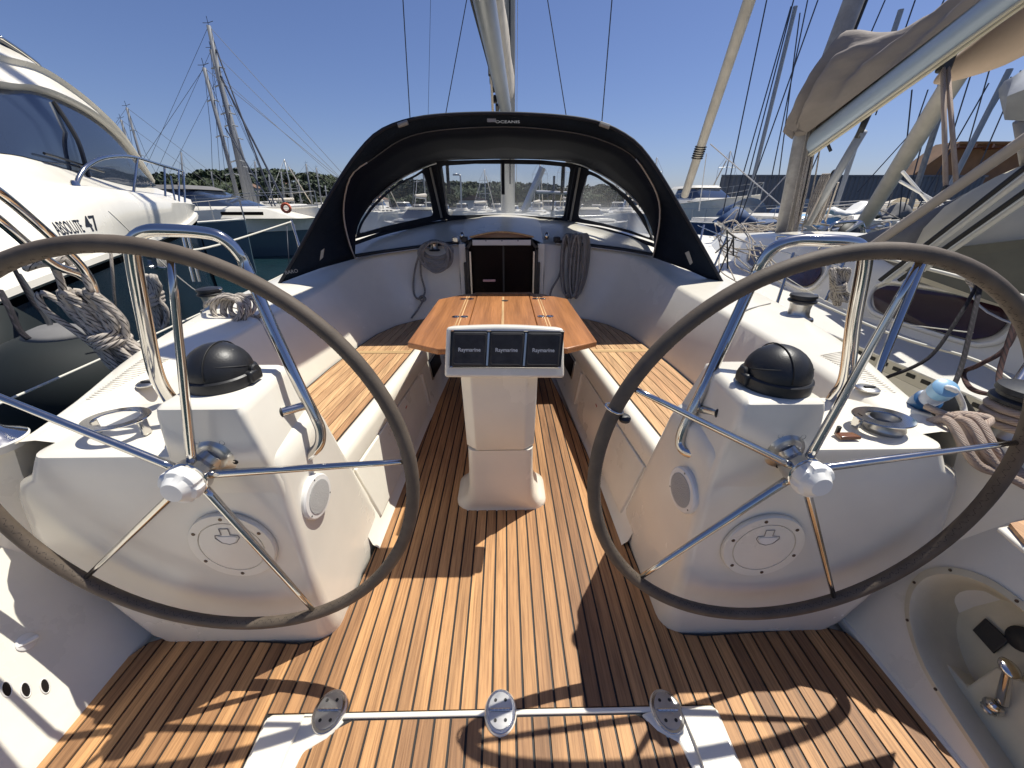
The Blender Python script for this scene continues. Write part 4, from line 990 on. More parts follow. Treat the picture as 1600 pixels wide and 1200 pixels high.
# ================================================================ ropes
def coil_h(name, top, w, h, n, r_, label, m, cat='rope coil', seed=1, tail=None, tilt=0.0, spread=.05, depth=.05, waist=None):
    """a bundle of long hanging loops"""
    rnd = random.Random(seed); b = MB(); top = Vector(top)
    for k in range(n):
        f = (k / (n - 1) - .5) if n > 1 else 0
        ww = w * (.55 + .45 * abs(rnd.random())); hh = h * rnd.uniform(.86, 1.04); xo = f * w * .9; yo = rnd.uniform(-depth, depth) - depth * .3
        pts = []
        for i in range(14):
            a = 2 * math.pi * i / 14; x = math.sin(a) * ww * .30; z = (math.cos(a) - 1) / 2 * hh
            zz = -z / h; wid = 1.0
            if waist: wid = 1 - .62 * math.exp(-((zz - waist) / .13) ** 2)
            p = V((xo * (1 - .35 * zz) + x) * wid, yo * (1 - .3 * zz) + math.sin(a * 2 + k) * r_ * 1.2, z)
            p.x += math.sin(tilt) * p.z * -1 + rnd.uniform(-.15, .15) * r_; pts.append(top + p)
        b.tube(pts, r_, n=8, res=4, closed=True)
    if waist:
        for k in range(3):
            z = -h * waist + (k - 1) * r_ * 1.6; pts = [top + V(math.cos(a * .785) * w * .26 - math.sin(tilt) * z, math.sin(a * .785) * (depth + r_ * 2.0), z + math.sin(a * .785 + 1) * r_ * .8) for a in range(8)]
            b.tube(pts, r_ * 1.05, n=8, res=4, closed=True)
    if tail: b.tube(tail, r_, n=8, res=5)
    o = b.build(name, m, None, smooth=True, uv=True, fix=False); return tag(o, label, cat)
T0 = P(900, 366, y=3.0)
coil_h('rope_coil', T0, .17, .46, 12, .0085, 'long grey braided rope coil hanging on the bulkhead right of the companionway', ROPE2, seed=3, tail=[P(880, 400, y=3.0), P(874, 430, y=3.05), P(862, 452, y=3.05), P(858, 470, y=3.04)])
T0 = P(680, 366, y=3.0)
b_ = MB(); rnd = random.Random(4)
for k in range(9):
    w = .09 + .012 * (k % 4); hgt = .11 + .013 * k
    pts = [T0 + V(math.sin(a * .628) * w * (1 if a not in (0,) else .8) + rnd.uniform(-.006, .006), -.03 - .004 * k + rnd.uniform(-.01, .01), -.035 + (math.cos(a * .628) - 1) / 2 * hgt - .01) for a in range(10)]
    b_.tube(pts, .0085, n=8, res=4, closed=True)
b_.tube([P(660, 385, y=3.0), P(651, 410, y=3.02), P(646, 440, y=3.03), P(648, 462, y=3.03), P(657, 467, y=3.0), P(664, 455, y=3.03), P(658, 430, y=3.03), P(657, 400, y=3.0)], .0075, n=8)
b_.tube([P(663, 466, y=3.0), P(652, 485, y=2.98), P(643, 497, y=2.93)], .007, n=8)
b_.tube([P(660, 462, y=2.99), P(665, 467, y=2.97), P(660, 471, y=2.99), P(655, 466, y=3.0)], .007, n=8, closed=True)
o = b_.build('rope_coil', ROPE2, None, smooth=True, uv=True, fix=False); tag(o, 'short grey rope coil draped over the left companionway winch with a loop hanging down', 'rope coil')

# left coil on the pushpit
coil_h('rope_coil', P(113, 455, y=1.32), .15, .31, 12, .0100, 'thick speckled mooring rope coil tied at its middle, hanging from the left guard line', ROPE1, seed=8, tilt=R(20), waist=.52, depth=.03, tail=[P(40, 420, y=1.3), P(70, 412, y=1.3), P(100, 418, y=1.3), P(128, 425, y=1.3), P(142, 455, y=1.3)])
b_ = MB()
b_.tube([P(55, 405, y=1.3), P(80, 412, y=1.28), P(103, 404, y=1.3), P(108, 422, y=1.3), P(90, 420, y=1.27), P(72, 408, y=1.3)], .009, n=8, closed=True)
b_.tube([P(85, 418, y=1.3), P(95, 440, y=1.3), P(102, 470, y=1.3)], .010, n=8)
b_.tube([P(-20, 414, y=1.3), P(40, 411, y=1.3), P(90, 408, y=1.3)], .006, n=6)
o = b_.build('rope_knot', ROPE1, None, smooth=True, uv=True, fix=False); tag(o, 'speckled rope knot above the tied mooring coil at left', 'rope knot')
coil_h('rope_coil', P(233, 432, y=1.9), .11, .26, 5, .012, 'smaller tan rope coil hanging behind the left grab rail tube', ROPE3 if False else ROPE1, seed=12, tilt=-R(12), waist=.42, depth=.02)
# rope turns on the left winch
b_ = MB(); rnd = random.Random(5); c = P(355, 478, z=.78)
for k in range(7):
    a0 = rnd.uniform(-.5, .5); q = c + V(.01 + .012 * k, -.03 + rnd.uniform(-.02, .02), -.03 + rnd.uniform(0, .02)); w = rnd.uniform(.045, .07); h = rnd.uniform(.05, .085)
    b_.tube([q + V(math.cos(a * .785 + a0) * w, math.sin(a * .785) * .03 + .01 * k, math.sin(a * .785 + a0) * h * .7 + .01) for a in range(8)], .0095, n=8, closed=True)
b_.tube([c + V(-.10, 0, .0), c + V(-.03, -.06, .03), c + V(.04, -.04, .05), c + V(.10, 0, -.02)], .0095, n=8)
o = b_.build('rope_coil', ROPE1, None, smooth=True, uv=True, fix=False); tag(o, 'pale rope bundle lying against the large left coaming winch', 'rope coil')
# tan ropes at the right
b_ = MB()
for k, (dx, dy) in enumerate(((0, 0), (14, -6), (30, 2), (44, -2))):
    b_.tube([P(1452 + dx, 660 + dy, z=.69), P(1475 + dx, 655 + dy, z=.71), P(1492 + dx, 670 + dy, z=.70), P(1508 + dx, 700 + dy, z=.67), P(1530 + dx, 728 + dy, z=.635), P(1570 + dx, 742 + dy, z=.62), P(1615 + dx, 765 + dy, z=.61)], .0105, n=8)
b_.tube([P(1480, 650, z=.70), P(1510, 648, z=.71), P(1545, 655, z=.70), P(1530, 668, z=.69), P(1500, 668, z=.69)], .0105, n=8)
b_.tube([P(1448, 635, z=.72), P(1470, 645, z=.72), P(1500, 655, z=.70), P(1540, 668, z=.68)], .009, n=8)
o = b_.build('rope_coil', ROPE3, None, smooth=True, uv=True, fix=False); tag(o, 'tan and pink mooring rope bundle lying on the right side deck', 'rope coil')
b_ = MB(); c = P(1572, 690, z=.62)
for k in range(3):
    pts = [c + V(math.cos(a * .785) * .066, math.sin(a * .785) * .066, .048 + k * .021 + a * .0025) for a in range(8)]; b_.tube(pts, .0105, n=8, closed=True)
o = b_.build('rope_turns', ROPE3, None, smooth=True, uv=True, fix=False); tag(o, 'three tan rope turns wound on the big winch at the right border', 'rope')
# steel ring handles on the helm blocks
def ringplate(c, r0, r1, z, th, n=40):
    b = MB(); rows = []
    for rr, zz in ((r0, 0), (r1, 0), (r1 + .001, th * .5), (r1, th), (r0, th), (r0 - .001, th * .5), (r0, 0)): rows.append([V(c.x + rr * 1.25 * math.cos(a * 2 * math.pi / n), c.y + rr * math.sin(a * 2 * math.pi / n), c.z + z + zz) for a in range(n)])
    b.loft(rows, closed=True); return b
c = P(182, 655, z=.73)
t = thing('ring_bracket', 'flat steel ring bracket standing open on the left helm block, casting a ring shadow', 'steel ring', (c.x, c.y, .69))
ringplate(c, .040, .056, 0, .004).build('ring', STEEL, t, smooth=40)
for dx in (-.058, .062): MB().box((c.x + dx, c.y - .004, .710), (.012, .022, .040)).build('leg', STEEL, t, bevel=.004)
c = P(1374, 665, z=.70); t = thing('ring_bracket', 'flat steel ring bracket with a round cup beneath on the right helm block', 'steel ring', (c.x, c.y, .69))
c2 = V(c.x, c.y, .722)
ringplate(c2, .030, .053, 0, .004).build('ring', STEEL, t, smooth=40)
MB().lathe([(.040, 0), (.043, .008), (.038, .022), (.040, .028), (.034, .030), (.03, .014), (.002, .012)], (c.x + .012, c.y, .69), n=32).build('cup', STEELB, t, smooth=40)
MB().box((c.x - .05, c.y + .01, .708), (.012, .022, .036)).build('leg', STEEL, t, bevel=.004)
c = P(1322, 684, z=.692); o = MB().prism([c + V(-.022, -.010, 0), c + V(.028, -.010, 0), c + V(.022, .012, 0), c + V(-.020, .012, 0)], (0, 0, .009)).build('key_tag', WOODV, None, bevel=.002); tag(o, 'small wooden key tag lying beside the right pedestal', 'key tag')
o2 = MB().lathe([(.005, 0), (.005, .022), (.002, .024)], c + V(-.012, .015, .0), n=10).build('peg', BLK, o)
# chrome cap at the far left
c = P(-20, 690, z=.69); t = thing('chrome_fitting', 'chrome cone shaped fitting at the left border', 'chrome fitting', (c.x, c.y, .66))
MB().lathe([(.060, -.02), (.068, 0), (.066, .004)], c, (0, 0, 1), 40).build('base', WHITEP, t, smooth=40)
MB().lathe([(.066, .004), (.056, .012), (.036, .026), (.024, .045), (.02, .09), (.015, .10)], c, (0, 0, 1), 40).build('cone', STEEL, t, smooth=40)
# hose adaptor at the right
c = P(1440, 632, z=.70); d = (P(1478, 606, z=.78) - c)
t = thing('hose_adaptor', 'blue and clear water hose adaptor lying on the right side deck', 'hose fitting', tuple(c))
u = d.normalized(); L = d.length
MB().lathe([(.026, -.02), (.030, 0), (.030, L * .3), (.024, L * .33)], c, u, 24).build('blue_nut', BLUEP, t, smooth=35)
MB().lathe([(.022, L * .33), (.024, L * .5), (.024, L * .7), (.02, L * .72)], c, u, 24).build('clear_body', CLEAR, t, smooth=35)
MB().lathe([(.020, L * .72), (.026, L * .74), (.026, L * 1.0), (.018, L * 1.04)], c, u, 24).build('pale_cap', BLUEL, t, smooth=35)
MB().tube([c + d * 1.02, P(1492, 610, z=.78), P(1503, 630, z=.72), P(1508, 650, z=.69)], .007, n=8).build('hose', WHITEP, t, smooth=True)
c = P(1480, 650, z=.66); o = MB().lathe([(.055, 0), (.045, .03), (.018, .06), (.012, .07)], c, n=20).build('rubber_boot', BLKM, None, smooth=35); tag(o, 'black rubber boot beside the blue hose adaptor', 'rubber boot')

# ================================================================ mast, boom, rigging (parts of our yacht)
mb = P(793, 175, y=7.0); mx = mb.x
MB().tube([(mx, 7.0, .9), (mx, 7.02, 6), (mx, 7.3, 17)], .10, n=20, smooth=False, ry=.13).build('mast', MASTM, ya, smooth=True)
MB().tube([(mx + .035, 6.86, 1.5), (mx + .04, 6.87, 17)], .012, n=6, smooth=False).build('mast_track', BLK, ya)
MB().tube([(mx + .10, 6.88, 1.5), (mx + .10, 6.9, 17)], .006, n=6, smooth=False).build('halyard', RIGL, ya)
MB().tube([(mx + .14, 6.95, 1.5), (mx + .16, 7.0, 17)], .004, n=6, smooth=False).build('halyard', RIGL, ya)
g0 = P(790, 178, y=6.85); g1 = P(756, -5, y=3.85); bd = (g1 - g0); bend = g0 + bd * 1.68
g0 = g0 + V(0, 0, .05)
MB().tube([g0, g1, bend], .085, n=24, smooth=False, ry=.13).build('boom', MASTM, ya, smooth=True)
MB().tube([g0 + V(-.07, 0, -.02), g1 + V(-.09, 0, -.04), bend + V(-.09, 0, -.04)], .010, n=6, smooth=False).build('boom_groove', BLK, ya)
b_ = MB(); rows = []
for i in range(13):
    f = i / 12; c = g0.lerp(bend, f); w = .13 - .03 * f; h = .42 - .22 * f
    rows.append([c + V(math.cos(a * math.pi / 8) * w * (1 + .08 * math.sin(i * 2 + a)), 0, .10 + h / 2 + math.sin(a * math.pi / 8) * h * .6) for a in range(16)])
b_.loft(rows, closed=True, caps=True); b_.build('stowed_mainsail', GENOA, ya, smooth=True)
for k, (px, py) in enumerate(((766, 112), (768, 125), (771, 140), (774, 155), (777, 168))):
    p = P(px, py, y=5.9 + .12 * k); b_ = MB(); b_.box(p, (.05, .05, .09), Matrix.Rotation(k, 3, 'X')); b_.build('sheet_block', BLK, ya, bevel=.01)
MB().tube([P(765, 105, y=5.8), P(768, 130, y=6.0), P(770, 178, y=6.3)], .018, n=6).build('mainsheet', ROPE1, ya, smooth=True)
for (ax_, ay_, bx_, by_, d0, d1, r_, nm) in ((629, -10, 641, 190, 6.5, 6.8, .0075, 'shroud'), (957, -10, 940, 195, 6.5, 6.8, .0075, 'shroud'), (731, -10, 697, 175, 6.0, 6.0, .006, 'lazy_jack'), (854, -10, 885, 183, 6.0, 6.0, .006, 'lazy_jack'), (673, -10, 669, 180, 9.5, 9.5, .004, 'stay')):
    a, c = P(ax_, ay_, y=d0), P(bx_, by_, y=d1); MB().tube([a, c + (c - a) * .35], r_, n=6, smooth=False).build(nm, RIGW, ya)
# stanchions, guard wires and the stern arch at left
def wire(pts, r_, m, name, label, cat='guard wire', group=None, n=6):
    o = MB().tube(pts, r_, n=n, smooth=len(pts) > 2).build(name, m, None, smooth=True, uv=True, fix=False); return tag(o, label, cat, group)
gl0 = wire([P(-40, 648, x=-1.62), P(210, 537, x=-1.6), P(430, 435, x=-1.6), P(465, 415, x=-1.6)], .0045, WIRE, 'guard_wire', 'lower white guard wire running along the left deck edge past the tied coil')
gl1 = wire([P(280, 392, x=-1.75), P(340, 383, x=-1.75), P(456, 346, x=-1.8)], .006, WIRE, 'guard_wire', 'upper white guard wire ending at the leaning stanchion left of the sprayhood')
gl2 = wire([P(170, 330, x=-1.7), P(300, 450, x=-1.7), P(390, 500, x=-1.65)], .003, WIRE, 'guard_wire', 'thin white line crossing behind the left grab rail')
def stan(a, c, r_, label, m=STEEL): return tag(MB().tube([a, c], r_, n=12, smooth=False).build('stanchion', m, None, smooth=40), label, 'stanchion')
stan(P(455, 344, x=-1.8), P(474, 405, x=-1.7), .009, 'leaning steel stanchion just left of the sprayhood')
for (a, c, l) in (((448, 352), (452, 420), 'left'), ((460, 350), (470, 425), 'right')):
    wire([P(*a, x=-1.8), P(*c, x=-1.75)], .0035, RIGW, 'lashing', 'thin dark lashing hanging %s of the leaning stanchion' % l, 'lashing')
arch = thing('stern_arch', 'double tube stainless pushpit rail crossing the upper left behind the wheel rim', 'pushpit rail')
for dx, dy, in ((0, 0), (-12, 34)):
    pts = [P(-60 + dx, 262 + dy, y=1.05), P(0 + dx, 302 + dy, y=1.1), P(60 + dx, 352 + dy, y=1.2), P(100 + dx, 388 + dy * .8, y=1.25), P(130 + dx * .3, 420 + dy * .3, y=1.3), P(147, 452, y=1.32), P(152, 490, y=1.33), P(154, 540, y=1.33)]
    MB().tube(pts, .0125, n=14).build('rail_tube', STEEL, arch, smooth=True)
stan(P(262, 395, x=-1.35), P(312, 700, x=-.665), .001, 'x', STEEL) if False else None
for k, (x0, y0, x1, y1) in enumerate(((285, 365, 303, 440), (293, 365, 312, 440))):
    stan(P(x0, y0, x=-1.5), P(x1, y1, x=-1.5), .006, ('left' if k == 0 else 'right') + ' one of two thin steel struts behind the top of the left grab rail')
stan(P(1448, 395, x=1.55), P(1368, 590, x=1.35), .013, 'leaning steel stanchion behind the right wheel, lit along one side')
wire([P(172, 380, y=1.6), P(180, 480, y=1.6)], .005, ROPE1, 'rope_end', 'thin speckled rope hanging straight down beside the tied mooring coil', 'rope')
wire([P(0, 455, y=1.25), P(14, 480, y=1.22), P(30, 515, y=1.2), P(45, 530, y=1.2)], .009, ROPED, 'mooring_line', 'dark braided mooring line at the left border', 'rope')
wire([P(18, 412, y=1.9), P(50, 470, y=1.9), P(85, 510, y=1.9), P(90, 525, y=1.9)], .008, ROPED, 'mooring_line', 'black line running down to the dark fender at left', 'rope')

# ================================================================ neighbouring boats: left motor yacht
my = thing('motor_yacht', 'big white motor yacht with navy hull and dark curved windscreen moored on our left', 'motor yacht', (-4.8, 2, -.75))
MYC = -5.6
def prow(pts, n=40): return resample(sp([P(x, y, x=X) for x, y, X in pts], 6), n)
BOW = V(MYC + .7, 6.75, .98)
Ra = prow([(-400, 690, -2.95), (-150, 545, -3.0), (0, 475, -3.0), (150, 415, -3.25), (230, 385, -3.8), (285, 362, -4.3), (303, 348, -4.6), (306, 340, -4.9)])
Rb = prow([(-400, 600, -3.02), (-150, 480, -3.05), (0, 410, -3.08), (100, 378, -3.2), (180, 352, -3.5), (250, 336, -4.0), (292, 326, -4.5), (303, 328, -4.85)])
Rc = prow([(-400, 470, -3.25), (-150, 395, -3.28), (0, 345, -3.32), (70, 304, -3.45), (130, 291, -3.6), (190, 298, -3.85), (240, 306, -4.2), (300, 318, -4.85)])
Rd = prow([(-400, 400, -3.6), (-150, 335, -3.65), (0, 292, -3.7), (60, 280, -3.85), (130, 289, -4.0), (190, 296, -4.15), (240, 303, -4.4), (298, 312, -4.95)])
Re = prow([(-400, 260, -4.0), (-150, 235, -4.05), (0, 239, -4.1), (60, 251, -4.25), (130, 272, -4.5), (180, 286, -4.75), (215, 293, -4.95), (238, 292, -5.2)])
Rf = prow([(-400, 40, -4.35), (-150, 108, -4.4), (0, 139, -4.5), (50, 143, -4.6), (100, 160, -4.75), (150, 188, -4.9), (190, 225, -5.05), (236, 288, -5.25)])
Rg = prow([(-400, -40, -4.5), (-150, 50, -4.55), (0, 96, -4.65), (60, 112, -4.75), (110, 142, -4.9), (155, 178, -5.0), (195, 220, -5.12), (238, 284, -5.3)])
Rh = prow([(-400, -120, -4.9), (-150, 0, -4.95), (0, 68, -5.0), (62, 104, -5.05), (110, 150, -5.15), (155, 196, -5.25), (197, 240, -5.35), (240, 283, -5.4)])
def far(rw): return [V(2 * MYC - p.x, p.y, p.z) for p in rw]
wl_ = [V(p.x * .93 - .25, p.y * (.98 if p.y > 0 else 1), -.8) for p in Ra]; ml_ = [p.lerp(q, .45) + V(-.04, 0, 0) for p, q in zip(Ra, wl_)]
low = [p + V(0, 0, -.05) for p in Ra]
b_ = MB(); b_.loft([low, ml_, wl_]); b_.loft([far(wl_), far(ml_), far(low)]); b_.build('hull', HULLN, my, smooth=True)
stem = [[far([wl_[-1]])[0], wl_[-1]], [far([low[-1]])[0], low[-1]]]
b_ = MB(); b_.loft(stem); b_.loft([[Ra[-1], far([Ra[-1]])[0]], [Rd[-1], far([Rd[-1]])[0]]]); b_.build('stem', HULLN, my)
b_ = MB(); b_.loft([Ra, [p + V(.05, 0, .03) for p in Ra], [p + V(.045, 0, .07) for p in Ra], [p + V(0, 0, .085) for p in Ra], Rb, [p.lerp(q, .5) + V(.05, 0, .02) for p, q in zip(Rb, Rc)], Rc, Rd, Re]); b_.build('topsides', GEL, my, smooth=55)
b_ = MB(); b_.loft([far(Ra), far(Rc), far(Rd), far(Re)]); b_.build('topsides', GEL, my, smooth=55)
b_ = MB(); b_.loft([[p + V(.012, 0, 0) for p in Re], [p.lerp(q, .5) + V(.07, 0, 0) for p, q in zip(Re, Rf)], [p + V(.012, 0, 0) for p in Rf]]); b_.build('side_window', YGLASS, my, smooth=True)
b_ = MB(); b_.loft([far(Re), far(Rf)]); b_.build('side_window', YGLASS, my, smooth=True)
b_ = MB(); b_.loft([Rf, [p + V(.06, 0, .02) for p in Rf], [p + V(.08, 0, .05) for p in Rf], Rg, [p + V(.04, 0, .05) for p in Rg], Rh, far(Rh), far(Rg), far(Rf)]); b_.build('superstructure', GEL, my, smooth=50)
b_ = MB(); b_.loft([[p for p in Rd], [V(MYC, p.y, p.z + .12) for p in Rd], far(Rd)]); b_.build('foredeck', GEL, my, smooth=True)
MB().tube([p.lerp(q, .10) + V(.07, 0, 0) for p, q in zip(Re[16:26], Rf[16:26])], .012, n=6, smooth=False).build('wiper', BLK, my)
q0, q1 = P(85, 160, x=-4.62), P(138, 276, x=-4.38); MB().tube([q0, q0.lerp(q1, .5) + V(.06, 0, 0), q1], .02, n=6).build('window_mullion', BLK, my)
MB().tube([P(0, 58, x=-4.95), P(30, 78, x=-5.0), P(60, 101, x=-5.02), P(60, 107, x=-5.02)], .018, n=8).build('flybridge_rail', STEEL, my, smooth=True)
MB().prism([P(-60, 32, x=-4.97), P(2, 62, x=-4.97), P(58, 100, x=-5.02), P(56, 106, x=-5.02), P(0, 70, x=-4.97), P(-60, 45, x=-4.97)], (-.02, 0, 0)).build('wind_deflector', YGLASS, my)
rl = [P(119, 292, x=-3.65), P(124, 276, x=-3.66), P(138, 258, x=-3.68), P(165, 246, x=-3.75), P(205, 245, x=-4.0), P(245, 256, x=-4.3), P(286, 268, x=-4.75)]
MB().tube(rl, .017, n=10).build('bow_rail', STEEL, my, smooth=True)
for (a, c) in (((215, 247), (208, 306)), ((257, 259), (259, 328)), ((279, 266), (280, 322)), ((287, 269), (289, 316)), ((267, 275), (274, 318))):
    X = -4.05 if a[0] < 230 else -4.5; MB().tube([P(*a, x=X), P(*c, x=X)], .012, n=8, smooth=False).build('rail_post', STEEL, my, smooth=40)
for p in (rl[0], P(208, 306, x=-4.05)): MB().lathe([(.035, -.02), (.03, .03), (.018, .05)], p, n=12).build('rail_foot', STEEL, my, smooth=35)
MB().prism([P(230, 318, x=-4.4), P(275, 308, x=-4.7), P(287, 316, x=-4.7), P(262, 326, x=-4.4)], (0, 0, .03)).build('sunpad', WHITEP, my, bevel=.01)
from mathutils.bvhtree import BVHTree
_mb = MB(); _mb.loft([[p + V(.045, 0, .07) for p in Ra], [p + V(0, 0, .085) for p in Ra], Rb, [p.lerp(q, .5) + V(.05, 0, .02) for p, q in zip(Rb, Rc)], Rc, Rd]); bvh = BVHTree.FromPolygons([Vector(v) for v in _mb.v], _mb.f)
def onhull(px, py): return bvh.ray_cast(V(0, 0, CAMZ), ray(px, py).normalized())[0]
ha, hb_, hc = onhull(88, 357), onhull(153, 350), onhull(112, 356); hup = onhull(112, 340) - hc
def drape(o, sh=.0035):
    og = ORG['motor_yacht'] if 'motor_yacht' in ORG else V(0, 0, 0)
    for v in o.data.vertices:
        w = v.co + my.location; h = bvh.ray_cast(w + hn * .4, -hn)[0]
        if h: v.co = h + hn * sh - my.location
hn = (hb_ - ha).cross(hup).normalized(); hn = hn if hn.x > 0 else -hn
drape(text('ABSOLUTE', (onhull(86, 359) + onhull(128, 354)) / 2 + hn * .03, onhull(128, 354) - onhull(86, 359), onhull(108, 340) - onhull(108, 357), .13, LETTER, my, 'lettering', 0, .001, fit=(onhull(128, 354) - onhull(86, 359)).length))
drape(text('47', (onhull(132, 352) + onhull(152, 349)) / 2 + hn * .03, onhull(152, 349) - onhull(132, 352), onhull(142, 338) - onhull(142, 355), .155, LETTER, my, 'lettering', 0, .003, fit=(onhull(152, 349) - onhull(132, 352)).length))
MB().lathe([(.10, 0), (.085, .02), (.07, .0)], P(250, 407, x=-3.85) , (.9, -.3, .1), 20).build('fairlead', STEEL, my, smooth=35)
f_ = thing('fender', 'big round green black fender between our boat and the motor yacht', 'fender', tuple(P(125, 590, x=-2.0)))
c = P(122, 600, x=-2.15); MB().lathe([(.02, -.32), (.16, -.27), (.27, -.14), (.31, 0), (.29, .13), (.20, .22), (.12, .26)], c, (.1, 0, 1), 32).build('ball', FENDER, f_, smooth=True)
MB().lathe([(.12, .258), (.10, .28), (.06, .30), (.01, .30)], c, (.1, 0, 1), 24).build('collar', GREYC, f_, smooth=True)
MB().tube([c + V(0, 0, .29), P(75, 500, x=-2.2), P(30, 430, x=-2.6)], .012, n=6).build('strap', BLKM, f_, smooth=True)
f2 = thing('fender', 'dark navy quilted fender panel on the motor yacht hull at the left border', 'fender', tuple(P(40, 560, x=-2.6)))
b_ = MB(); b_.loft([[P(x, y, x=-2.7) for x, y in ((-60, 480), (10, 478), (50, 500), (80, 520), (100, 640))], [P(x, y, x=-2.6) for x, y in ((-60, 640), (0, 640), (50, 660), (90, 680), (110, 700))]]); b_.build('pad', FENDER, f2, smooth=True, solid=.05)

# ---- generic boats farther away
def hullrows(L, Bm, fb, z0=-.75, n=14, plumb=.06):
    """half width and sheer along y; bow at +x end local"""
    out = []
    for i in range(n + 1):
        t = i / n; w = Bm / 2 * (1 - max(0, (t - .45) / .55) ** 2.2) * (.86 + .14 * min(1, t * 3)); w = max(w, .02)
        out.append((t * L - L / 2, w, fb * (1 + .28 * t * t)))
    return out
def boat(name, label, cat, loc, ang, L, Bm, fb, hullm, kind='sail', mast_h=0, group=None, detail=1, deckm=None, mrad=.08, shr=.012, cover=None, band=False, cab_x=0.0):
    t = thing(name, label, cat, (loc[0], loc[1], -.75), group); t.rotation_euler = (0, 0, ang)
    R_ = hullrows(L, Bm, fb)
    def L_(mb, nm, m, par=t, **k):
        me_o = mb.build(nm, m, None, **k); me_o.parent = par; return me_o
    b = MB(); rows = []
    for fz, fw in ((-.02, .80), (.25, .90), (.9, .99), (1.0, 1.0)):
        rows.append([V(x * (1 if fw > .95 else .985), -w * fw, z * fz) for x, w, z in R_] + [V(x * (1 if fw > .95 else .985), w * fw, z * fz) for x, w, z in R_[::-1]])
    b.loft(rows, closed=True); L_(b, 'hull', hullm, smooth=50)
    if band:
        b = MB(); b.loft([[V(x * 1.002, s * w * (1.015 - .02 * (k == 0)), z * f) for x, w, z in R_] for s in (-1,) for k, f in enumerate((.55, .62, 1.0, 1.06))]); L_(b, 'topsides_band', GEL, smooth=50)
    b = MB(); b.loft([[V(x, -w * .99, z + .001) for x, w, z in R_], [V(x, 0, z + .06) for x, w, z in R_], [V(x, w * .99, z + .001) for x, w, z in R_]]); L_(b, 'deck', deckm or GEL2)
    b = MB(); b.tube([(x, -w, z + .02) for x, w, z in R_], .03, n=5, smooth=False); b.tube([(x, w, z + .02) for x, w, z in R_], .03, n=5, smooth=False); L_(b, 'rubbing_strake', GEL)
    fz = fb
    if kind == 'sail':
        cab = [rpoly(-L * .12, L * .26, -Bm * .27, Bm * .27, (.2,) * 4, fz + .02, 3), rpoly(-L * .11, L * .23, -Bm * .25, Bm * .25, (.2,) * 4, fz + .40, 3), rpoly(-L * .09, L * .20, -Bm * .20, Bm * .20, (.2,) * 4, fz + .48, 3)]
        b = MB(); b.loft(cab, closed=True, caps=True); cb = L_(b, 'cabin', GEL, smooth=40)
        for s in (-1, 1):
            for k in range(3):
                b = MB(); b.box((-L * .05 + k * L * .09, s * Bm * .262, fz + .22), (L * .06, .03, .14)); L_(b, 'portlight', ACR)
        b = MB(); b.loft([rpoly(-L * .45, -L * .12, -Bm * .30, Bm * .30, (.1,) * 4, fz + .01, 2), rpoly(-L * .45, -L * .12, -Bm * .28, Bm * .28, (.1,) * 4, fz + .22, 2)], closed=True, caps=True); L_(b, 'cockpit_coaming', GEL2, smooth=40)
        if cover:
            b = MB(); rows = [[V(-L * .12 + .5 * math.cos(R(180 * i / 8)) * .0 - j * .45, math.cos(R(180 * i / 8)) * Bm * .3, fz + .35 + math.sin(R(180 * i / 8)) * (.75 - .15 * j)) for i in range(9)] for j in range(3)]; b.loft(rows); L_(b, 'sprayhood', cover, smooth=True)
        if mast_h:
            x0 = L * .08
            b = MB(); b.tube([(x0, 0, fz), (x0 - mast_h * .02, 0, fz + mast_h)], mrad, n=8, smooth=False); L_(b, 'mast', MASTM, smooth=True)
            for k in (.45, .75):
                b = MB(); b.tube([(x0 - mast_h * .02 * k, -Bm * .3, fz + mast_h * k - .05), (x0 - mast_h * .02 * k, 0, fz + mast_h * k), (x0 - mast_h * .02 * k, Bm * .3, fz + mast_h * k - .05)], mrad * .35, n=5, smooth=False); L_(b, 'spreader', MASTM)
            b = MB()
            for s in (-1, 1):
                b.tube([(x0, s * Bm * .45, fz), (x0 - mast_h * .009, s * Bm * .3, fz + mast_h * .45), (x0 - mast_h * .015, s * Bm * .3, fz + mast_h * .75), (x0 - mast_h * .02, 0, fz + mast_h)], shr, n=4, smooth=False)
            b.tube([(L * .49, 0, fz * 1.25), (x0 - mast_h * .02, 0, fz + mast_h * .98)], shr, n=4, smooth=False); b.tube([(-L * .49, 0, fz), (x0 - mast_h * .02, 0, fz + mast_h)], shr, n=4, smooth=False)
            L_(b, 'rigging', RIGL)
            b = MB(); b.tube([(x0 - .1, 0, fz + 1.3), (-L * .38, 0, fz + 1.35)], .07, n=8, smooth=False); L_(b, 'boom', MASTM, smooth=True)
            b = MB(); b.tube([(x0 - .1, 0, fz + 1.6), (-L * .1, 0, fz + 1.55), (-L * .38, 0, fz + 1.47)], [.2, .16, .09], n=8); L_(b, 'sail_cover', cover or GENOA, smooth=True)
            b = MB(); b.tube([(L * .47, 0, fz * 1.25 + .3), (x0 + (L * .47 - x0) * .1, 0, fz + mast_h * .86)], .07, n=6, smooth=False); L_(b, 'furled_genoa', GENOA, smooth=True)
    else:
        _rp = rpoly
        def rpoly_(x0, x1, *a): return _rp(x0 + cab_x, x1 + cab_x, *a)
        b = MB(); b.loft([rpoly_(-L * .30, L * .30, -Bm * .36, Bm * .36, (.3,) * 4, fz + .02, 3), rpoly_(-L * .29, L * .22, -Bm * .34, Bm * .34, (.3,) * 4, fz + .35, 3), rpoly_(-L * .28, L * .12, -Bm * .32, Bm * .32, (.3,) * 4, fz + .45, 3)], closed=True, caps=True); L_(b, 'cabin', GEL, smooth=40)
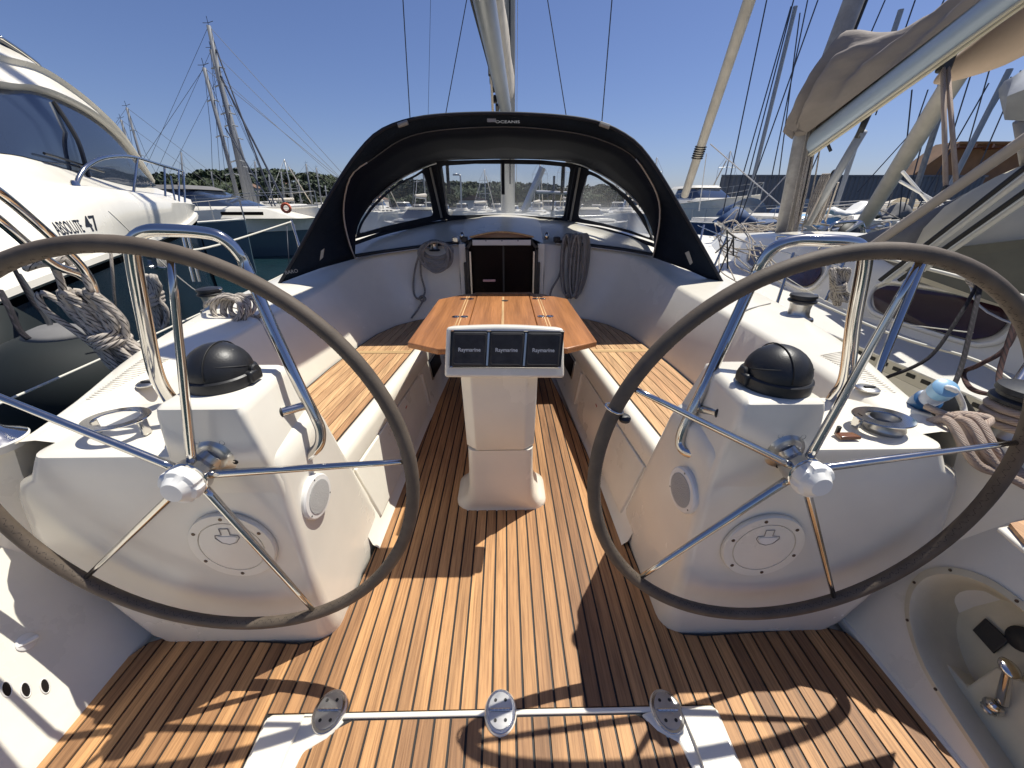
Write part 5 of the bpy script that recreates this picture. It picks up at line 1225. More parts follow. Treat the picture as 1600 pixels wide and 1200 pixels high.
        b = MB(); b.loft([rpoly_(-L * .27, L * .12, -Bm * .31, Bm * .31, (.3,) * 4, fz + .45, 3), rpoly_(-L * .26, L * .0, -Bm * .26, Bm * .26, (.3,) * 4, fz + 1.05, 3)], closed=True, caps=True); L_(b, 'windscreen', YGLASS, smooth=40)
        b = MB(); b.loft([rpoly_(-L * .34, L * .01, -Bm * .29, Bm * .29, (.3,) * 4, fz + 1.05, 3), rpoly_(-L * .33, -L * .02, -Bm * .25, Bm * .25, (.3,) * 4, fz + 1.2, 3)], closed=True, caps=True); L_(b, 'roof', cover or GEL, smooth=40)
        for s in (-1, 1):
            b = MB(); b.box((L * .08 + cab_x, s * Bm * .352, fz + .2), (L * .22, .03, .12)); L_(b, 'window', ACR)
    if detail:
        b = MB()
        for s in (-1, 1):
            pts = [V(x, s * w * .95, z + .62) for x, w, z in R_]; b.tube(pts, .012, n=5, smooth=False)
            for x, w, z in R_[::2]: b.tube([(x, s * w * .95, z), (x, s * w * .95, z + .62)], .012, n=5, smooth=False)
        L_(b, 'guard_rail', STEELB)
    return t
# second motor yacht behind, with grey soft top
m2 = P(250, 395, y=14.5)
bt = boat('motor_cruiser', 'white open motor cruiser with grey canvas top and slate blue hull behind the motor yacht', 'motor cruiser', (-14.6, 17.6), R(3), 13.5, 3.9, 1.45, HULLT, 'motor', band=True, cab_x=2.6, cover=GREYC)
boat('motor_cruiser', 'low white motor cruiser bow with slate hull in front of the grey topped cruiser', 'motor cruiser', (-12.6, 12.6), R(2), 9.5, 3.2, 1.2, HULLT, 'motor', cover=GREYC)
lc = P(447, 325, y=14.6)
o = MB().tube([lc + V(math.cos(a * .5236) * .14, 0, math.sin(a * .5236) * .13) for a in range(12)], .045, n=8, closed=True, smooth=False).build('lifering', ORANGE, None, smooth=True); tag(o, 'orange lifering on the rail of the white cruiser', 'lifering')

# three tall masts rising together at left
DMAST = mat('backlit_mast', (0.17, 0.18, 0.20), .6)  # darker mast colour standing in for the masts being backlit
def tallboat(px0, py0, px1, py1, y, label, mr, hullm=GEL2, lean=True, grp=None, L=14):
    top, bot = P(px0, py0, y=y), P(px1, py1, y=y)
    t = thing('sailing_boat', label, 'sailing boat', (bot.x, y, -.75), grp)
    b = MB(); b.tube([V(bot.x, y, .4), top], [mr, mr * .8], n=8, smooth=False); b.build('mast', DMAST, t, smooth=True)
    d = top - V(bot.x, y, .4)
    for k in (.35, .6, .82):
        c = V(bot.x, y, .4) + d * k; w = mr * 4 * (1 - k * .4); b = MB(); b.tube([c + V(-w, 0, -.1), c, c + V(w, 0, -.1)], mr * .3, n=5, smooth=False); b.build('spreader', MASTM, t)
    b = MB(); b.tube([top + V(-.25, 0, .1), top + V(0, 0, .1), top + V(.2, .1, .2)], .012, n=4, smooth=False); b.tube([top, top + V(0, 0, .35)], .012, n=4, smooth=False); b.build('masthead_vane', BLK, t)
    b = MB()
    for s in (-1, 1): b.tube([V(bot.x + s * 1.5, y, .6), V(bot.x, y, .4) + d * .6 + V(s * mr * 5, 0, 0), top], .010, n=4, smooth=False)
    b.tube([V(bot.x + L * .5, y + .5, .9), top], .012, n=4, smooth=False); b.tube([V(bot.x - L * .45, y - .5, .9), top], .009, n=4, smooth=False); b.build('rigging', RIGW, t)
    rows = []
    for fz, fw in ((-.75, .8), (.1, .95), (.75, 1.0)):
        rows.append([V(bot.x + x, y - w * fw, fz + .12 * (x / L + .5)) for x, w, z in hullrows(L, 3.8, 1)] + [V(bot.x + x, y + w * fw, fz + .12 * (x / L + .5)) for x, w, z in hullrows(L, 3.8, 1)[::-1]])
    b = MB(); b.loft(rows, closed=True, caps=True); b.build('hull', hullm, t, smooth=50)
    b = MB(); b.loft([rpoly(bot.x - L * .1, bot.x + L * .25, y - 1, y + 1, (.2,) * 4, .8, 3), rpoly(bot.x - L * .09, bot.x + L * .2, y - .8, y + .8, (.2,) * 4, 1.25, 3)], closed=True, caps=True); b.build('cabin', GEL, t, smooth=40)
    return t
tallboat(326, 40, 386, 322, 24, 'sailing boat carrying the tallest of the grouped masts at upper left', .12, HULLN)
tallboat(330, 78, 394, 322, 25.5, 'sailing boat whose mast stands right behind the tallest grouped mast', .12)
tallboat(319, 106, 374, 318, 22, 'sailing boat with the leftmost and shortest of the grouped masts', .10)
tallboat(342, 118, 402, 322, 27, 'sailing boat with the rightmost of the grouped masts', .11)
for k, (a, c) in enumerate((((344, 118), (445, 318)), ((338, 78), (430, 322)), ((352, 200), (425, 322)))):
    o = MB().tube([P(*a, y=24), P(*c, y=20)], .035 if k else .05, n=5, smooth=False).build('forestay', RIGW, None); tag(o, ('outer', 'middle', 'lower')[k] + ' dark stay slanting right from the grouped tall masts', 'rigging stay')
tallboat(198, 168, 228, 290, 30, 'sailing boat with thin mast seen above the motor yacht rail, right one of two', .08)
tallboat(189, 187, 214, 285, 33, 'sailing boat with darker thin mast above the motor yacht rail, left one of two', .08, HULLN)
far_ = [(478, 256, 488, 322), (494, 262, 503, 322), (466, 280, 470, 322), (439, 268, 444, 322), (398, 252, 404, 322), (283, 238, 279, 300), (382, 250, 392, 322), (330, 268, 336, 318), (420, 272, 424, 322), (452, 286, 456, 322), (508, 290, 512, 322)]
for i, (a, b1, c, d) in enumerate(far_):
    tallboat(a, b1, c, d, 58 + 4 * (i % 4), 'distant white sailing boat moored below the wooded hill', .12, [GEL2, GEL2, HULLT][i % 3], grp='distant sailing boats left of the sprayhood', L=11)
pr = boat('x', 'small distant white motorboat in the row moored along the far shore', 'motorboat', (-40, 70), R(85), 8, 3, 1.1, GEL2, 'motor', detail=0, group='motorboats along the far shore')
pr.name = 'motorboat'
for i in range(34):
    x = -62 + i * 2.9 + random.uniform(-.5, .5); c = copy_tree(pr, (x, 76 + 6 * math.sin(i * 1.3), -.75)); c.rotation_euler = (0, 0, R(85 + random.uniform(-9, 9))); s = random.uniform(.8, 1.25); c.scale = (s, s, s)
ps = boat('sailing_boat', 'distant sailing boat seen through the clear sprayhood windows', 'sailing boat', (-30, 60), R(80), 11, 3.4, 1.1, GEL2, 'sail', 6.5, detail=0, group='sailing boats beyond the sprayhood', mrad=.08, shr=.02)
for i, (x, y) in enumerate(((-17, 58), (-9, 48), (-3, 62), (4, 50), (9, 64), (15, 52), (21, 60), (26, 50))):
    c = copy_tree(ps, (x, y, -.75)); s = random.uniform(.8, 1.1); c.scale = (s, s, s); c.rotation_euler = (0, 0, R(80 + random.uniform(-10, 10)))
boat('motorboat', 'low white boat with cream cover seen through the left clear window', 'motorboat', (-7.0, 32), R(150), 6, 2.4, .6, GEL2, 'motor', cover=CREAMC)
boat('motorboat', 'low white boat with pale cover seen through the right clear window', 'motorboat', (7.0, 32), R(20), 6, 2.4, .6, GEL2, 'motor', cover=CREAMC)
cr = thing('boat_crane', 'grey boat lifting crane seen through the centre clear window', 'crane', tuple(P(862, 335, y=38)))
MB().tube([P(864, 330, y=38), P(866, 275, y=38)], .10, n=6, smooth=False).build('hanging_cable', RIGW, cr)
MB().tube([P(838, 300, y=38), P(893, 302, y=38)], .14, n=8, smooth=False).build('spreader_beam', ALU, cr)
MB().tube([P(818, 330, y=38), P(848, 262, y=38)], .30, n=8, smooth=False).build('jib', ALU, cr)
st_ = thing('street_lamp', 'street lamp with bent arm seen through the centre clear window', 'street lamp', tuple(P(722, 325, y=45)))
MB().tube([P(721, 325, y=45), P(720, 285, y=45), P(719, 274, y=45), P(712, 272, y=45)], .09, n=6, smooth=False).build('pole', ALU, st_)
MB().box(P(713, 273, y=45), (.7, .3, .15)).build('lamp_head', ALU, st_)
MB().tube([P(726, 330, y=40), P(768, 262, y=40)], .12, n=6, smooth=False).build('leaning_spar', MASTM, st_) if False else None
for i in range(26):
    x = -30 + i * 3.1; tree(x, 140 + 3 * math.sin(i), 2.0 + 1.5 * math.sin(i * .7) ** 2, random.uniform(.8, 1.3), i % 3, 'tree on the far shore seen through the clear sprayhood windows', 'trees on the far shore beyond the sprayhood')

# ================================================================ right hand sailing yacht
ry = thing('sailing_yacht', 'white sailing yacht moored on our right with taupe sail cover and grey canvas cockpit tent', 'sailing yacht', (3.75, 2.5, -.75))
RC = 3.78
def rs(y):   # half beam
    return 1.78 * (1 - max(0, (y - 2.5) / 7.2) ** 2.2) * (1 - .06 * max(0, (1 - y) / 4))
ys = [-4, -2.5, -1, 0, 1, 2, 3, 4, 5, 6, 7, 8, 9, 9.6]
rows = []
for fz, fw in ((-.80, .80), (-.2, .93), (.30, 1.0), (.345, 1.0)):
    rows.append([V(RC - rs(y) * fw, y, fz + (.03 * max(0, y) if fz > 0 else 0)) for y in ys])
b_ = MB(); b_.loft(rows); b_.loft([[V(2 * RC - p.x, p.y, p.z) for p in r_] for r_ in rows]); b_.build('hull', GEL2, ry, smooth=60)
b_ = MB(); b_.loft([[V(RC - rs(y) + .03, y, .345 + .03 * max(0, y)) for y in ys], [V(RC - rs(y) * .62, y, .37 + .03 * max(0, y)) for y in ys], [V(RC, y, .42 + .03 * max(0, y)) for y in ys], [V(RC + rs(y), y, .35 + .03 * max(0, y)) for y in ys]]); b_.build('deck', NONSKID, ry, smooth=True)
# perforated aluminium toe rail
b_ = MB()
b_.loft([[V(RC - rs(y) + .0, y, .346 + .03 * max(0, y)) for y in ys], [V(RC - rs(y) + .0, y, .41 + .03 * max(0, y)) for y in ys], [V(RC - rs(y) + .016, y, .41 + .03 * max(0, y)) for y in ys], [V(RC - rs(y) + .016, y, .347 + .03 * max(0, y)) for y in ys]]); b_.build('toe_rail', STEELB, ry)
b_ = MB()
for i in range(80):
    y = .2 + i * .075; b_.box((RC - rs(y) - .002, y, .385 + .03 * y), (.004, .04, .018))
o = b_.build('toe_rail_slots', BLKM, ry); o['kind'] = 'stuff'
# coachroof with shaped side
def cr_(y, w, z): return V(RC - w, y, z)
cs = [(.2, 1.16, .46), (1.0, 1.18, .46), (1.8, 1.20, .46), (2.6, 1.20, .47), (3.4, 1.15, .49), (4.2, 1.02, .51), (5.0, .86, .54), (6.0, .62, .57), (6.9, .30, .60)]
rows = []
for k, (dw, dz) in enumerate(((0, -.06), (.02, 0), (.05, .05), (.14, .25), (.18, .33), (.26, .37), (.6, .40))):
    rows.append([cr_(y, max(w - dw, .02), z + dz * (1 if y < 4.5 else (1 - (y - 4.5) * .25))) for y, w, z in cs])
rows.append([V(RC, y, z + .42 * (1 if y < 4.5 else (1 - (y - 4.5) * .25))) for y, w, z in cs])
rows = [sp(r_, 4) for r_ in rows]
b_ = MB(); b_.loft(rows); b_.loft([[V(2 * RC - p.x, p.y, p.z) for p in r_] for r_ in rows]); rc_ = b_.build('coachroof', GEL, ry, smooth=50)
def onside(y, t, off=0):
    i = min(max(int((y - .2) / .8), 0), 6); 
    for (a, c) in zip(cs, cs[1:]):
        if a[0] <= y <= c[0]:
            f = (y - a[0]) / (c[0] - a[0]); w = a[1] + (c[1] - a[1]) * f; z = a[2] + (c[2] - a[2]) * f; break
    return V(RC - w + .05 + .09 * t - off, y, z + .05 + .20 * t)
def portl(y0, y1, lab):
    q = [(y0 - .01, .30), (y0 + .03, .10), (y0 + .10, .0), (y0 + (y1 - y0) * .5, -.02), (y1 - .22, .0), (y1 - .10, .06), (y1 - .02, .30), (y1 + .02, .55), (y1 - .01, .74), (y1 - .08, .86), (y0 + (y1 - y0) * .5, .95), (y0 + .14, .96), (y0 + .04, .86), (y0 - .01, .62)]
    fr = sp([onside(y, t, .012) for y, t in [(a + (.04 if a > (y0 + y1) / 2 else -.04), c + (.10 if c > .5 else -.10)) for a, c in q]], 4, True)
    inn = sp([onside(y, t, .022) for y, t in q], 4, True)
    f_ = MB().tube(fr, .016, n=6, closed=True, smooth=False).build('portlight_frame', GEL, rc_, smooth=True)
    MB().add(inn, [tuple(range(len(inn)))]).build('portlight', PURP, rc_, solid=.008)
portl(1.95, 2.72, ''); portl(3.35, 3.85, ''); portl(4.35, 4.8, '')
for y in (2.8, 3.6):
    MB().tube([cr_(y, .95, .84), cr_(y + .02, .96, .90), cr_(y + .6, .93, .91), cr_(y + .62, .92, .85)], .012, n=8).build('handrail', STEEL, ry, smooth=True)
# cockpit coaming and canvas tent of the right yacht
b_ = MB(); b_.loft([[V(RC - 1.25, y, .42) for y in (-3, -1, 1.3)], [V(RC - 1.16, y, .66) for y in (-3, -1, 1.3)], [V(RC - 1.0, y, .68) for y in (-3, -1, 1.3)], [V(RC - .9, y, .4) for y in (-3, -1, 1.3)]]); b_.build('cockpit_coaming', GEL, ry, smooth=40)
def tentrow(y, w, h, z0, n=14): return [V(RC - math.cos(math.pi * i / n) * w * (1.0), y, z0 + abs(math.sin(math.pi * i / n)) ** .6 * h) for i in range(n + 1)]
b_ = MB(); b_.loft([tentrow(2.66, 1.06, .64, .80), tentrow(2.52, 1.12, .78, .76), tentrow(2.1, 1.16, .88, .72), tentrow(1.4, 1.18, .90, .68), tentrow(.2, 1.18, .82, .66)]); b_.build('canvas_hood', CREAMC, ry, smooth=True, solid=.006)
b_ = MB(); b_.loft([tentrow(3.6, .72, .10, .88), tentrow(3.1, .90, .32, .84), tentrow(2.664, 1.055, .635, .80)]); b_.build('hood_front', GREYC, ry, smooth=True, solid=.006)
b_ = MB(); b_.loft([[V(RC - 1.19, y, z) for y, z in ((2.55, .82), (1.9, .72), (.6, .68), (-.5, .66))], [V(RC - 1.21, y, z) for y, z in ((2.55, .92), (1.6, 1.13), (.6, 1.18), (-.5, 1.17))]]); b_.build('side_screen', OLIVE, ry, solid=.008)
wire([V(RC - 1.2, 2.12, .80), V(RC - 1.2, 1.9, .66), V(RC - 1.21, 1.0, .60), V(RC - 1.21, .2, .58)], .006, RIGL, 'tent_lashing', 'pale lashing cord along the foot of the olive canvas screen', 'lashing')
# mast, boom and sail cover
m0 = P(1222, 388, y=5.5); m1 = P(1258, 200, y=5.5); m2_ = P(1338, -10, y=5.5)
md = (m2_ - m1).normalized()
MB().tube([m0, m1, m2_ + md * 9], [.12, .105, .10], n=16, smooth=False).build('mast', MASTG, ry, smooth=True)
MB().tube([m0 + V(.1, -.06, .0), m1 + V(.10, -.06, 0), m2_ + V(.10, -.06, 0)], .018, n=6, smooth=False).build('mast_track', BLK, ry)
MB().lathe([(.22, -.1), (.2, .02), (.15, .06)], m0, n=20).build('mast_collar', BLKM, ry, smooth=35)
B0, B1 = P(1272, 222, y=5.35), P(1604, -28, y=3.35)
bd = B1 - B0; B2 = B0 + bd * 1.5
def boomrow(c, a, h, n=18): return [c + V(math.cos(2 * math.pi * i / n) * a, 0, math.sin(2 * math.pi * i / n) * h) for i in range(n)]
b_ = MB(); b_.loft([boomrow(B0, .085, .13), boomrow(B2, .085, .13)], closed=True, caps=True); bm_ = b_.build('boom', mat('blue_grey_boom', (.40, .47, .54), .38, .25), ry, smooth=60)
b_ = MB()
for dz, dx in ((-.135, -.03), (-.150, .0)): b_.tube([B0 + V(dx, 0, dz), B2 + V(dx, 0, dz)], .014, n=6, smooth=False)
b_.build('boom_track', CREAMC, ry)
# sail cover: bulging cloth stacked on the boom, tall at the mast
up_px = [(1249, 207, 5.35), (1255, 168, 5.35), (1270, 120, 5.32), (1296, 76, 5.28), (1325, 45, 5.2), (1365, 48, 4.95), (1420, 42, 4.7), (1462, 22, 4.45), (1505, -4, 4.2), (1560, -40, 3.9), (1650, -100, 3.5)]
ridge = resample(sp([P(x, y, y=d) for x, y, d in up_px], 6), 46)
foot = [B0 + V(-.10, .05, -.02)] ; footc = resample([B0 + V(0, .12, .06), B0 + bd * 1.12 + V(0, 0, .06)], 46)
rows = []; rnd = random.Random(2)
for side in (-1, 1):
    for t in [q / 22 for q in range(22)] if side < 0 else (.96, .8, .5, .2, 0):
        row = []
        for i, (f, r_) in enumerate(zip(footc, ridge)):
            u = i / 45; bul = math.sin(math.pi * min(1, t * .9 + .12)) * (.20 - .08 * u)
            fold = .065 * math.sin(t * 15 - u * 17) * (1 - u) ** .6 * math.sin(math.pi * t) ** .7 + .005 * math.sin(u * 46 + t * 20) * math.sin(math.pi * t)
            row.append(f.lerp(r_, t) + V(side * (bul + fold + .02), 0, fold * .6))
        rows.append(row)
b_ = MB(); b_.loft(rows); b_.build('sail_cover', TAUPE, ry, smooth=True)
# second sail bundle under the boom further aft
b_ = MB(); b_.tube([P(1462, 128, y=4.3), P(1500, 105, y=4.1), P(1560, 72, y=3.9), P(1640, 20, y=3.7)], [.02, .10, .16, .2], n=14); b_.build('furled_sail', mat('sand_sailcloth', (.55, .42, .31), .85, var=.1), ry, smooth=True)
# ropes on the mast
b_ = MB(); rnd = random.Random(9)
for k in range(9):
    dx = rnd.uniform(-.12, .20); b_.tube([m1 + V(dx * .6, -.14, rnd.uniform(-.1, .2)), m1.lerp(m0, .4) + V(dx * 1.1 + rnd.uniform(-.05, .05), -.17, 0), m0.lerp(m1, .08) + V(dx * .8, -.16, 0)], rnd.choice((.006, .009, .012)), n=6)
b_.build('halyard_bundle', ROPE1, ry, smooth=True, uv=True, fix=False)
b_ = MB()
for k in range(6):
    c = m1.lerp(m0, .45) + V(.20 + .02 * k, -.18, .12); b_.tube([c + V(math.sin(a * .785) * .04, -.01 * k, (math.cos(a * .785) - 1) * .28) for a in range(8)], .011, n=6, closed=True)
b_.build('coiled_halyard', ROPE1, ry, smooth=True, uv=True, fix=False)
# vang (rigid tube), mainsheet, blocks
MB().tube([P(1262, 350, y=5.3), P(1348, 205, y=4.7)], .045, n=10, smooth=False).build('boom_vang', MASTM, ry, smooth=True)
MB().tube([P(1340, 215, y=4.72), P(1357, 178, y=4.66)], .03, n=8, smooth=False).build('vang_end', BLK, ry, smooth=True)
MB().lathe([(.05, -.02), (.055, 0), (.05, .02)], P(1305, 272, y=5.0), (.3, -1, 0), 14).build('block', BLK, ry, smooth=35)
for (a, c) in (((1300, 270), (1262, 345)), ((1306, 280), (1275, 352)), ((1310, 285), (1290, 345))):
    MB().tube([P(*a, y=5.0), P(*c, y=5.2)], .010, n=5, smooth=False).build('vang_line', ROPE1, ry)
MB().box(P(1478, 98, y=3.9), (.10, .06, .14)).build('mainsheet_block', BLK, ry, bevel=.02)
for (a, c) in (((1473, 100), (1478, 300)), ((1480, 100), (1494, 285))):
    MB().tube([P(*a, y=3.9), P(*c, y=3.4)], .016, n=8, smooth=False).build('mainsheet', ROPE3, ry, smooth=True, uv=True, fix=False)
for k in range(3): MB().box(P(1478 + k * 2, 296 + k * 3, y=3.4), (.04, .04, .06)).build('sheet_block', BLK, ry, bevel=.01)
MB().tube([P(1292, 222, y=5.1), P(1298, 236, y=5.1)], .018, n=6, smooth=False).build('cringle_block', BLK, ry)
# beige strap tube, cream twin backstays in front of the tent
def spar(a, c, r_, m, nm, label, cat, n=10, ry_=None):
    return tag(MB().tube([a, c], r_, n=n, smooth=False, ry=ry_).build(nm, m, None, smooth=40), label, cat)
spar(P(1352, 392, y=2.9), P(1620, 205, y=2.2), .030, mat('beige_webbing', (.38, .33, .28), .8), 'canvas_strap', 'broad beige strap slanting up to the right border in front of the canvas hood', 'strap')
for k, (a, c) in enumerate((((1385, 440), (1620, 262)), ((1415, 440), (1620, 300)))):
    spar(P(*a, y=1.75), P(*c, y=1.45), .011, WIRE, 'guard_rope', ('upper', 'lower')[k] + ' of the two cream covered wires slanting over the canvas hood', 'covered wire')
    spar(P(a[0] - 10, a[1] - 2, y=1.75) , P(c[0] - 6, c[1] - 10, y=1.45), .009, BLKM, 'dark_line', 'dark line just above the %s cream wire in front of the canvas hood' % ('upper', 'lower')[k], 'wire')  # dark line drawn alongside each cream wire
g_ = 'guard wires along the right hand yacht'
wire([P(1375, 402, x=2.1), P(1500, 433, x=2.1), P(1620, 470, x=2.1)], .008, WIRE, 'guard_wire', 'thick cream guard wire at canvas height behind the right wheel')
wire([P(1270, 470, x=1.8), P(1400, 525, x=1.8), P(1530, 565, x=1.8), P(1620, 625, x=1.8)], .006, WIRE, 'guard_wire', 'lower cream guard wire of the right hand yacht crossing the big portlight')
wire([P(1180, 402, x=2.2), P(1290, 470, x=2.0), P(1380, 500, x=2.0), P(1520, 520, x=2.0)], .0025, WIRE, 'guard_wire', 'thin white line crossing the large purple portlight')
wire([P(1530, 440, x=1.9), P(1495, 500, x=1.8), P(1450, 560, x=1.7), P(1385, 590, x=1.6)], .007, ROPED, 'mooring_line', 'black lashing rope slanting from the knot down left', 'rope')
wire([P(1533, 440, x=1.9), P(1520, 500, x=1.8), P(1503, 570, x=1.7), P(1486, 612, x=1.6)], .008, ROPED, 'mooring_line', 'black lashing rope hanging from the knot to the blue hose adaptor', 'rope')
b_ = MB()
for k in range(4): b_.tube([P(1512 + k * 5, 436, x=1.9), P(1530 + k * 3, 428 + k * 2, x=1.88), P(1545, 440 + k * 3, x=1.9), P(1525, 448, x=1.9)], .008, n=6, closed=True)
tag(b_.build('rope_knot', ROPE1, None, smooth=True, uv=True, fix=False), 'pale rope knot on the guard wire where two black ropes meet', 'rope knot')
wire([P(1600, 470, x=1.8), P(1575, 540, x=1.75), P(1530, 570, x=1.7), P(1506, 582, x=1.7), P(1515, 605, x=1.65), P(1540, 615, x=1.6), P(1560, 612, x=1.6), P(1562, 580, x=1.65), P(1580, 520, x=1.7), P(1598, 470, x=1.75)], .008, ROPER, 'mooring_line', 'maroon brown rope loop hanging at the right border', 'rope')
spar(P(1625, 545, x=1.75), P(1575, 620, x=1.5), .013, STEEL, 'stanchion', 'steel stanchion at the right border beside the maroon loop', 'stanchion')
for k, (a, c) in enumerate((((1136, 370), (1110, 430)), ((1240, 395), (1212, 480)), ((1100, 352), (1092, 385)), ((1325, 395), (1290, 470)))):
    spar(P(*a, x=2.05), P(*c, x=1.95), .010, STEEL, 'stanchion', ('steel stanchion just right of the sprayhood foot', 'steel stanchion inside the arch of the right grab rail', 'short steel post behind the sprayhood foot', 'steel stanchion beside the winch on the right coaming')[k], 'stanchion')
wire([P(1090, 352, x=2.2), P(1140, 372, x=2.05), P(1240, 398, x=2.05), P(1330, 420, x=2.05)], .004, STEEL, 'guard_wire', 'steel guard wire running right from the sprayhood foot')
b_ = MB(); rnd = random.Random(21)
for k in range(16):
    x0, y0 = rnd.uniform(1115, 1190), rnd.uniform(345, 400); b_.tube([P(x0, y0, x=2.4), P(x0 + rnd.uniform(-15, 20), y0 + rnd.uniform(15, 35), x=2.3), P(x0 + rnd.uniform(10, 60), y0 + rnd.uniform(30, 60), x=2.2)], .006, n=5)
tag(b_.build('rope_tangle', ROPE1, None, smooth=True, uv=True, fix=False), 'tangle of pale lines on the side deck just right of the sprayhood', 'rope tangle')
b_ = MB()
for pts in (((1136, 360), (1137, 420)), ((1146, 368), (1146, 400)), ((1136, 362), (1150, 372)), ((1118, 395), (1140, 375)), ((1122, 430), (1146, 372))): b_.tube([P(*p, x=2.0) for p in pts], .007, n=5, smooth=False)
tag(b_.build('metal_frame', BLKM, None), 'dark folded metal frame standing beside the sprayhood foot', 'metal frame')
coil_h('rope_coil', P(1308, 420, x=1.9), .10, .20, 6, .010, 'tan rope coil lashed to the stanchion above the right coaming winch', ROPE1, seed=31, tilt=R(25), waist=.5, depth=.02)

# furled genoas, masts and stays of other boats on the right
spar(P(1176, -15, y=6.2), P(1070, 305, y=8.6), .075, GENOA, 'furled_genoa', 'long cream furled genoa slanting beside the sprayhood with rope turns on it', 'furled sail', 14)
b_ = MB()
for k in range(6):
    c = P(1176, -15, y=6.2).lerp(P(1070, 305, y=8.6), .66 + k * .014); b_.tube([c + V(math.cos(a * .785) * .088, math.sin(a * .785) * .088, .02 * math.sin(a * .785)) for a in range(8)], .012, n=5, closed=True)
tag(b_.build('rope_turns', BLKM, None), 'dark rope turns binding the cream furled genoa beside the sprayhood', 'rope')
spar(P(1515, 85, y=6.0), P(1345, 355, y=8.5), .125, GENOA, 'furled_genoa', 'thick beige furled sail slanting behind the mainsheet ropes', 'furled sail', 14)
spar(P(1243, 10, y=22), P(1166, 325, y=22), .09, MASTM, 'mast', 'thin grey mast standing before the left part of the hangar', 'mast')
spar(P(1160, 196, y=22) + V(2.2, 0, 0), P(1200, 196, y=22) + V(2.6, 0, 0), .05, MASTM, 'spreader', 'white spreader on the thin mast before the hangar', 'spreader')
spar(P(1408, 15, y=20), P(1300, 340, y=20), .10, MASTM, 'mast', 'grey mast partly hidden behind the taupe sail cover', 'mast')
spar(P(1578, 108, y=14), P(1480, 300, y=14), .08, MASTM, 'mast', 'grey mast with forked top near the right border', 'mast')
spar(P(1496, 92, y=12), P(1420, 330, y=12), .07, MASTG, 'mast', 'dark grey mast right behind the beige furled sail', 'mast')
RG = 'thin stays and shrouds against the sky at right'
lines = [((1198, 0), (1130, 330), 9), ((1240, 0), (1150, 350), 11), ((1236, 10), (1136, 360), 12), ((1278, 0), (1155, 345), 9), ((1262, 0), (1205, 280), 20), ((1250, 20), (1215, 290), 24), ((1383, 0), (1240, 330), 14),
         ((1430, 0), (1368, 180), 10), ((1475, 0), (1420, 120), 10), ((1550, 68), (1340, 300), 9), ((1470, 118), (1412, 330), 11), ((1530, 75), (1460, 300), 13), ((1425, 140), (1405, 340), 10), ((1545, 130), (1420, 350), 12),
         ((1500, 100), (1390, 300), 16), ((1580, 120), (1440, 360), 16), ((1595, 110), (1530, 260), 15), ((1450, 140), (1385, 330), 17), ((1110, 225), (1225, 325), 8), ((1250, 250), (1155, 355), 6), ((1560, 60), (1500, 270), 18)]
for k, (a, c, y) in enumerate(lines):
    o = MB().tube([P(*a, y=y), P(*c, y=y)], .0011 * y + .002, n=4, smooth=False).build('stay', RIGL if k in (18, 19) else RIGW, None)
    tag(o, 'thin rigging wire crossing the sky or hangar right of the sprayhood', 'rigging stay', RG)
spar(P(1104, 240, y=8), P(1092, 330, y=8), .008, WHITEP, 'stay', 'single white line hanging straight down beside the cream furled genoa', 'rigging line')
for k, (a, c) in enumerate((((1410, 268), (1470, 338)), ((1406, 283), (1480, 325)))):
    spar(P(*a, y=5), P(*c, y=5), .016, WHITEP, 'white_pole', ('steeper', 'flatter')[k] + ' of two crossed white poles before the hangar', 'pole')
# boats and clutter between us and the hangar
boat('motor_cruiser', 'white flybridge motorboat directly right of the sprayhood below the lone tree', 'motorboat', (13.2, 27.5), R(-80), 9, 3.4, 1.9, GEL2, 'motor', cover=GEL2)
for k, (x, y, s) in enumerate(((11.0, 17.5, 1), (14.5, 19, 1), (17.5, 17, 1), (20.5, 19.5, 1))):
    boat('sailing_boat', ('blue hulled boat with blue tarpaulin at the left end of the hangar', 'white sailing boat before the hangar, left of the grey mast foot', 'white sailing boat before the hangar with white sail bag', 'white sailing boat before the right part of the hangar')[k], 'sailing boat', (x, y), R(-85 + 5 * k), 9.5, 3.1, 1.15, BLUET if k == 0 else GEL2, 'sail', 0, cover=BLUET if k < 2 else GENOA)
t_ = P(1215, 338, y=12)
for k, (px, py, w, m, lb) in enumerate(((1170, 340, 1.7, BLUET, 'dark blue boat tarpaulin heap right of the sprayhood'), (1275, 345, 1.5, BLUEL, 'pale blue cover heap beside the neighbouring mast foot'), (1330, 326, 1.3, WHITEP, 'white bundled sail bag before the hangar'), (1395, 332, 1.0, GREYC, 'grey bundled cover before the hangar, right of the white bag'))):
    c = P(px, py, y=11.5); b_ = MB(); rnd = random.Random(k)
    rows = []
    for i in range(9):
        u = i / 8; hh = (.28 + .22 * math.sin(u * 7 + k)) * math.sin(math.pi * (.08 + .86 * u)); rows.append([c + V((u - .5) * w, math.cos(math.pi * j / 6) * .3, -.15 + math.sin(math.pi * j / 6) * hh + rnd.uniform(-.03, .03)) for j in range(7)])
    b_.loft(rows); tag(b_.build('tarpaulin', m, None, smooth=True, solid=.02), lb, 'boat cover')
dh = thing('deck_gear', 'steel arch with black hatch opening on the deck in front of the hangar', 'deck arch', tuple(P(1325, 365, y=6.5)))
MB().tube([P(1292, 372, y=6.6), P(1300, 352, y=6.6), P(1320, 347, y=6.6), P(1346, 348, y=6.6), P(1351, 372, y=6.6)], .025, n=8).build('arch_tube', STEEL, dh, smooth=True)
MB().lathe([(.18, 0), (.17, .03), (.02, .04)], P(1326, 366, y=6.5), (0, -.8, .4), 24).build('hatch_opening', BLKM, dh, smooth=True)
b_ = MB(); rnd = random.Random(5)
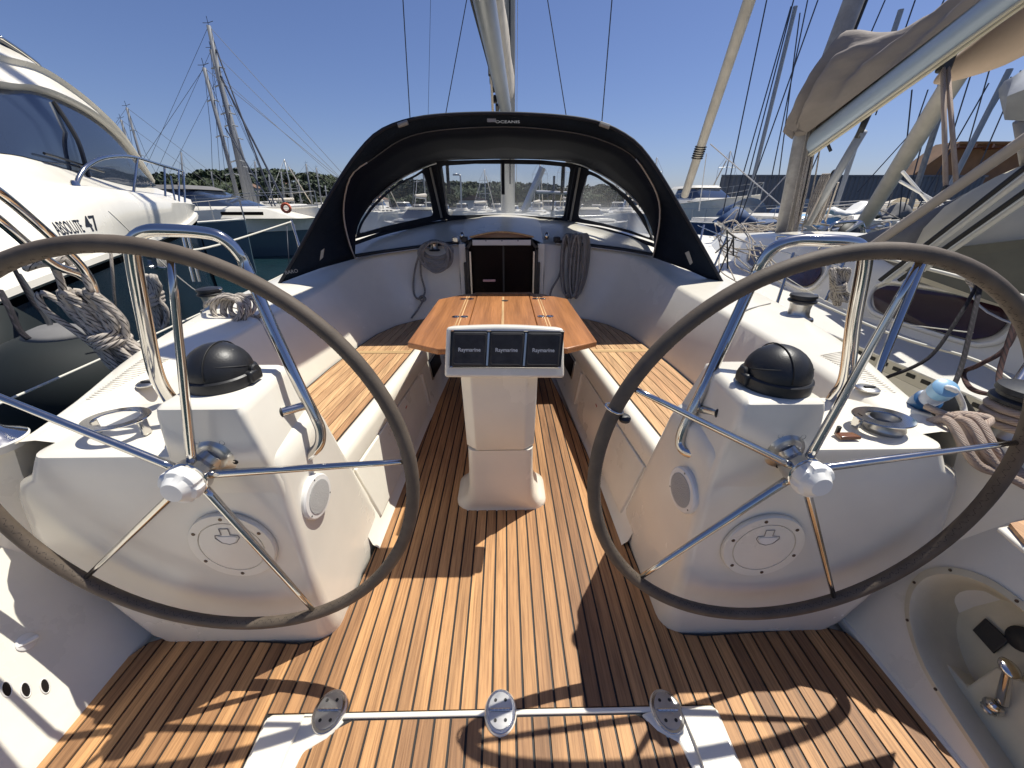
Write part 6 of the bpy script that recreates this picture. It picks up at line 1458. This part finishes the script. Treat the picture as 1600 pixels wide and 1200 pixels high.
for k in range(60):
    px = rnd.uniform(1125, 1460); py = rnd.uniform(352, 378); c = P(px, py, y=rnd.uniform(6.5, 9)); b_.box(c, (rnd.uniform(.04, .3), .1, rnd.uniform(.02, .10)), Matrix.Rotation(rnd.uniform(-1, 1), 3, 'Y'))
o = b_.build('deck_fittings', STEELB, ry); o['kind'] = 'stuff'
b_ = MB()
for k in range(50):
    px = rnd.uniform(1110, 1460); py = rnd.uniform(345, 380); c = P(px, py, y=rnd.uniform(6.5, 9)); b_.tube([c, c + V(rnd.uniform(-.4, .4), .1, rnd.uniform(-.1, .25)), c + V(rnd.uniform(-.8, .8), 0, rnd.uniform(-.1, .1))], .012, n=4)
o = b_.build('loose_lines', ROPE1, ry, smooth=True, uv=True, fix=False); o['kind'] = 'stuff'
# pontoon in front of the hangar with posts
pn = tag(MB().box((16, 13.2, -.35), (26, 1.6, .5)).build('pontoon', CONC), 'concrete pontoon lying in front of the boats by the hangar', 'pontoon')
for k, px in enumerate((1150, 1161, 1405)):
    spar(P(px, 358, y=12.6), P(px + 2, 346, y=12.6), .09, WHITEP, 'mooring_post', ('left', 'right')[k] + ' of two short white posts by the blue tarpaulin' if k < 2 else 'single short white post right of the steel arch', 'mooring post')
# covered engine at the top right border
eg = thing('outboard_motor', 'grey fabric covered outboard motor high on a post at the top right border', 'outboard motor', tuple(P(1590, 185, y=2.6)))
b_ = MB(); b_.loft([[P(x, y, y=d) for x, y, d in r_] for r_ in ([(1563, 148, 2.5), (1571, 186, 2.5), (1600, 188, 2.45), (1640, 180, 2.45)], [(1562, 140, 2.55), (1575, 150, 2.4), (1600, 140, 2.35), (1640, 130, 2.35)], [(1570, 128, 2.6), (1585, 120, 2.45), (1605, 108, 2.45), (1640, 100, 2.45)], [(1575, 126, 2.7), (1590, 118, 2.8), (1605, 106, 2.8), (1640, 98, 2.8)])]); b_.build('fabric_cover', mat('pale_grey_canvas', (.30, .32, .36), .8, var=.15, bump=.3, bscale=20), eg, smooth=50, solid=.01)
MB().tube([P(1594, 188, y=2.5), P(1606, 262, y=2.5)], .028, n=10, smooth=False).build('post', MASTG, eg, smooth=True)
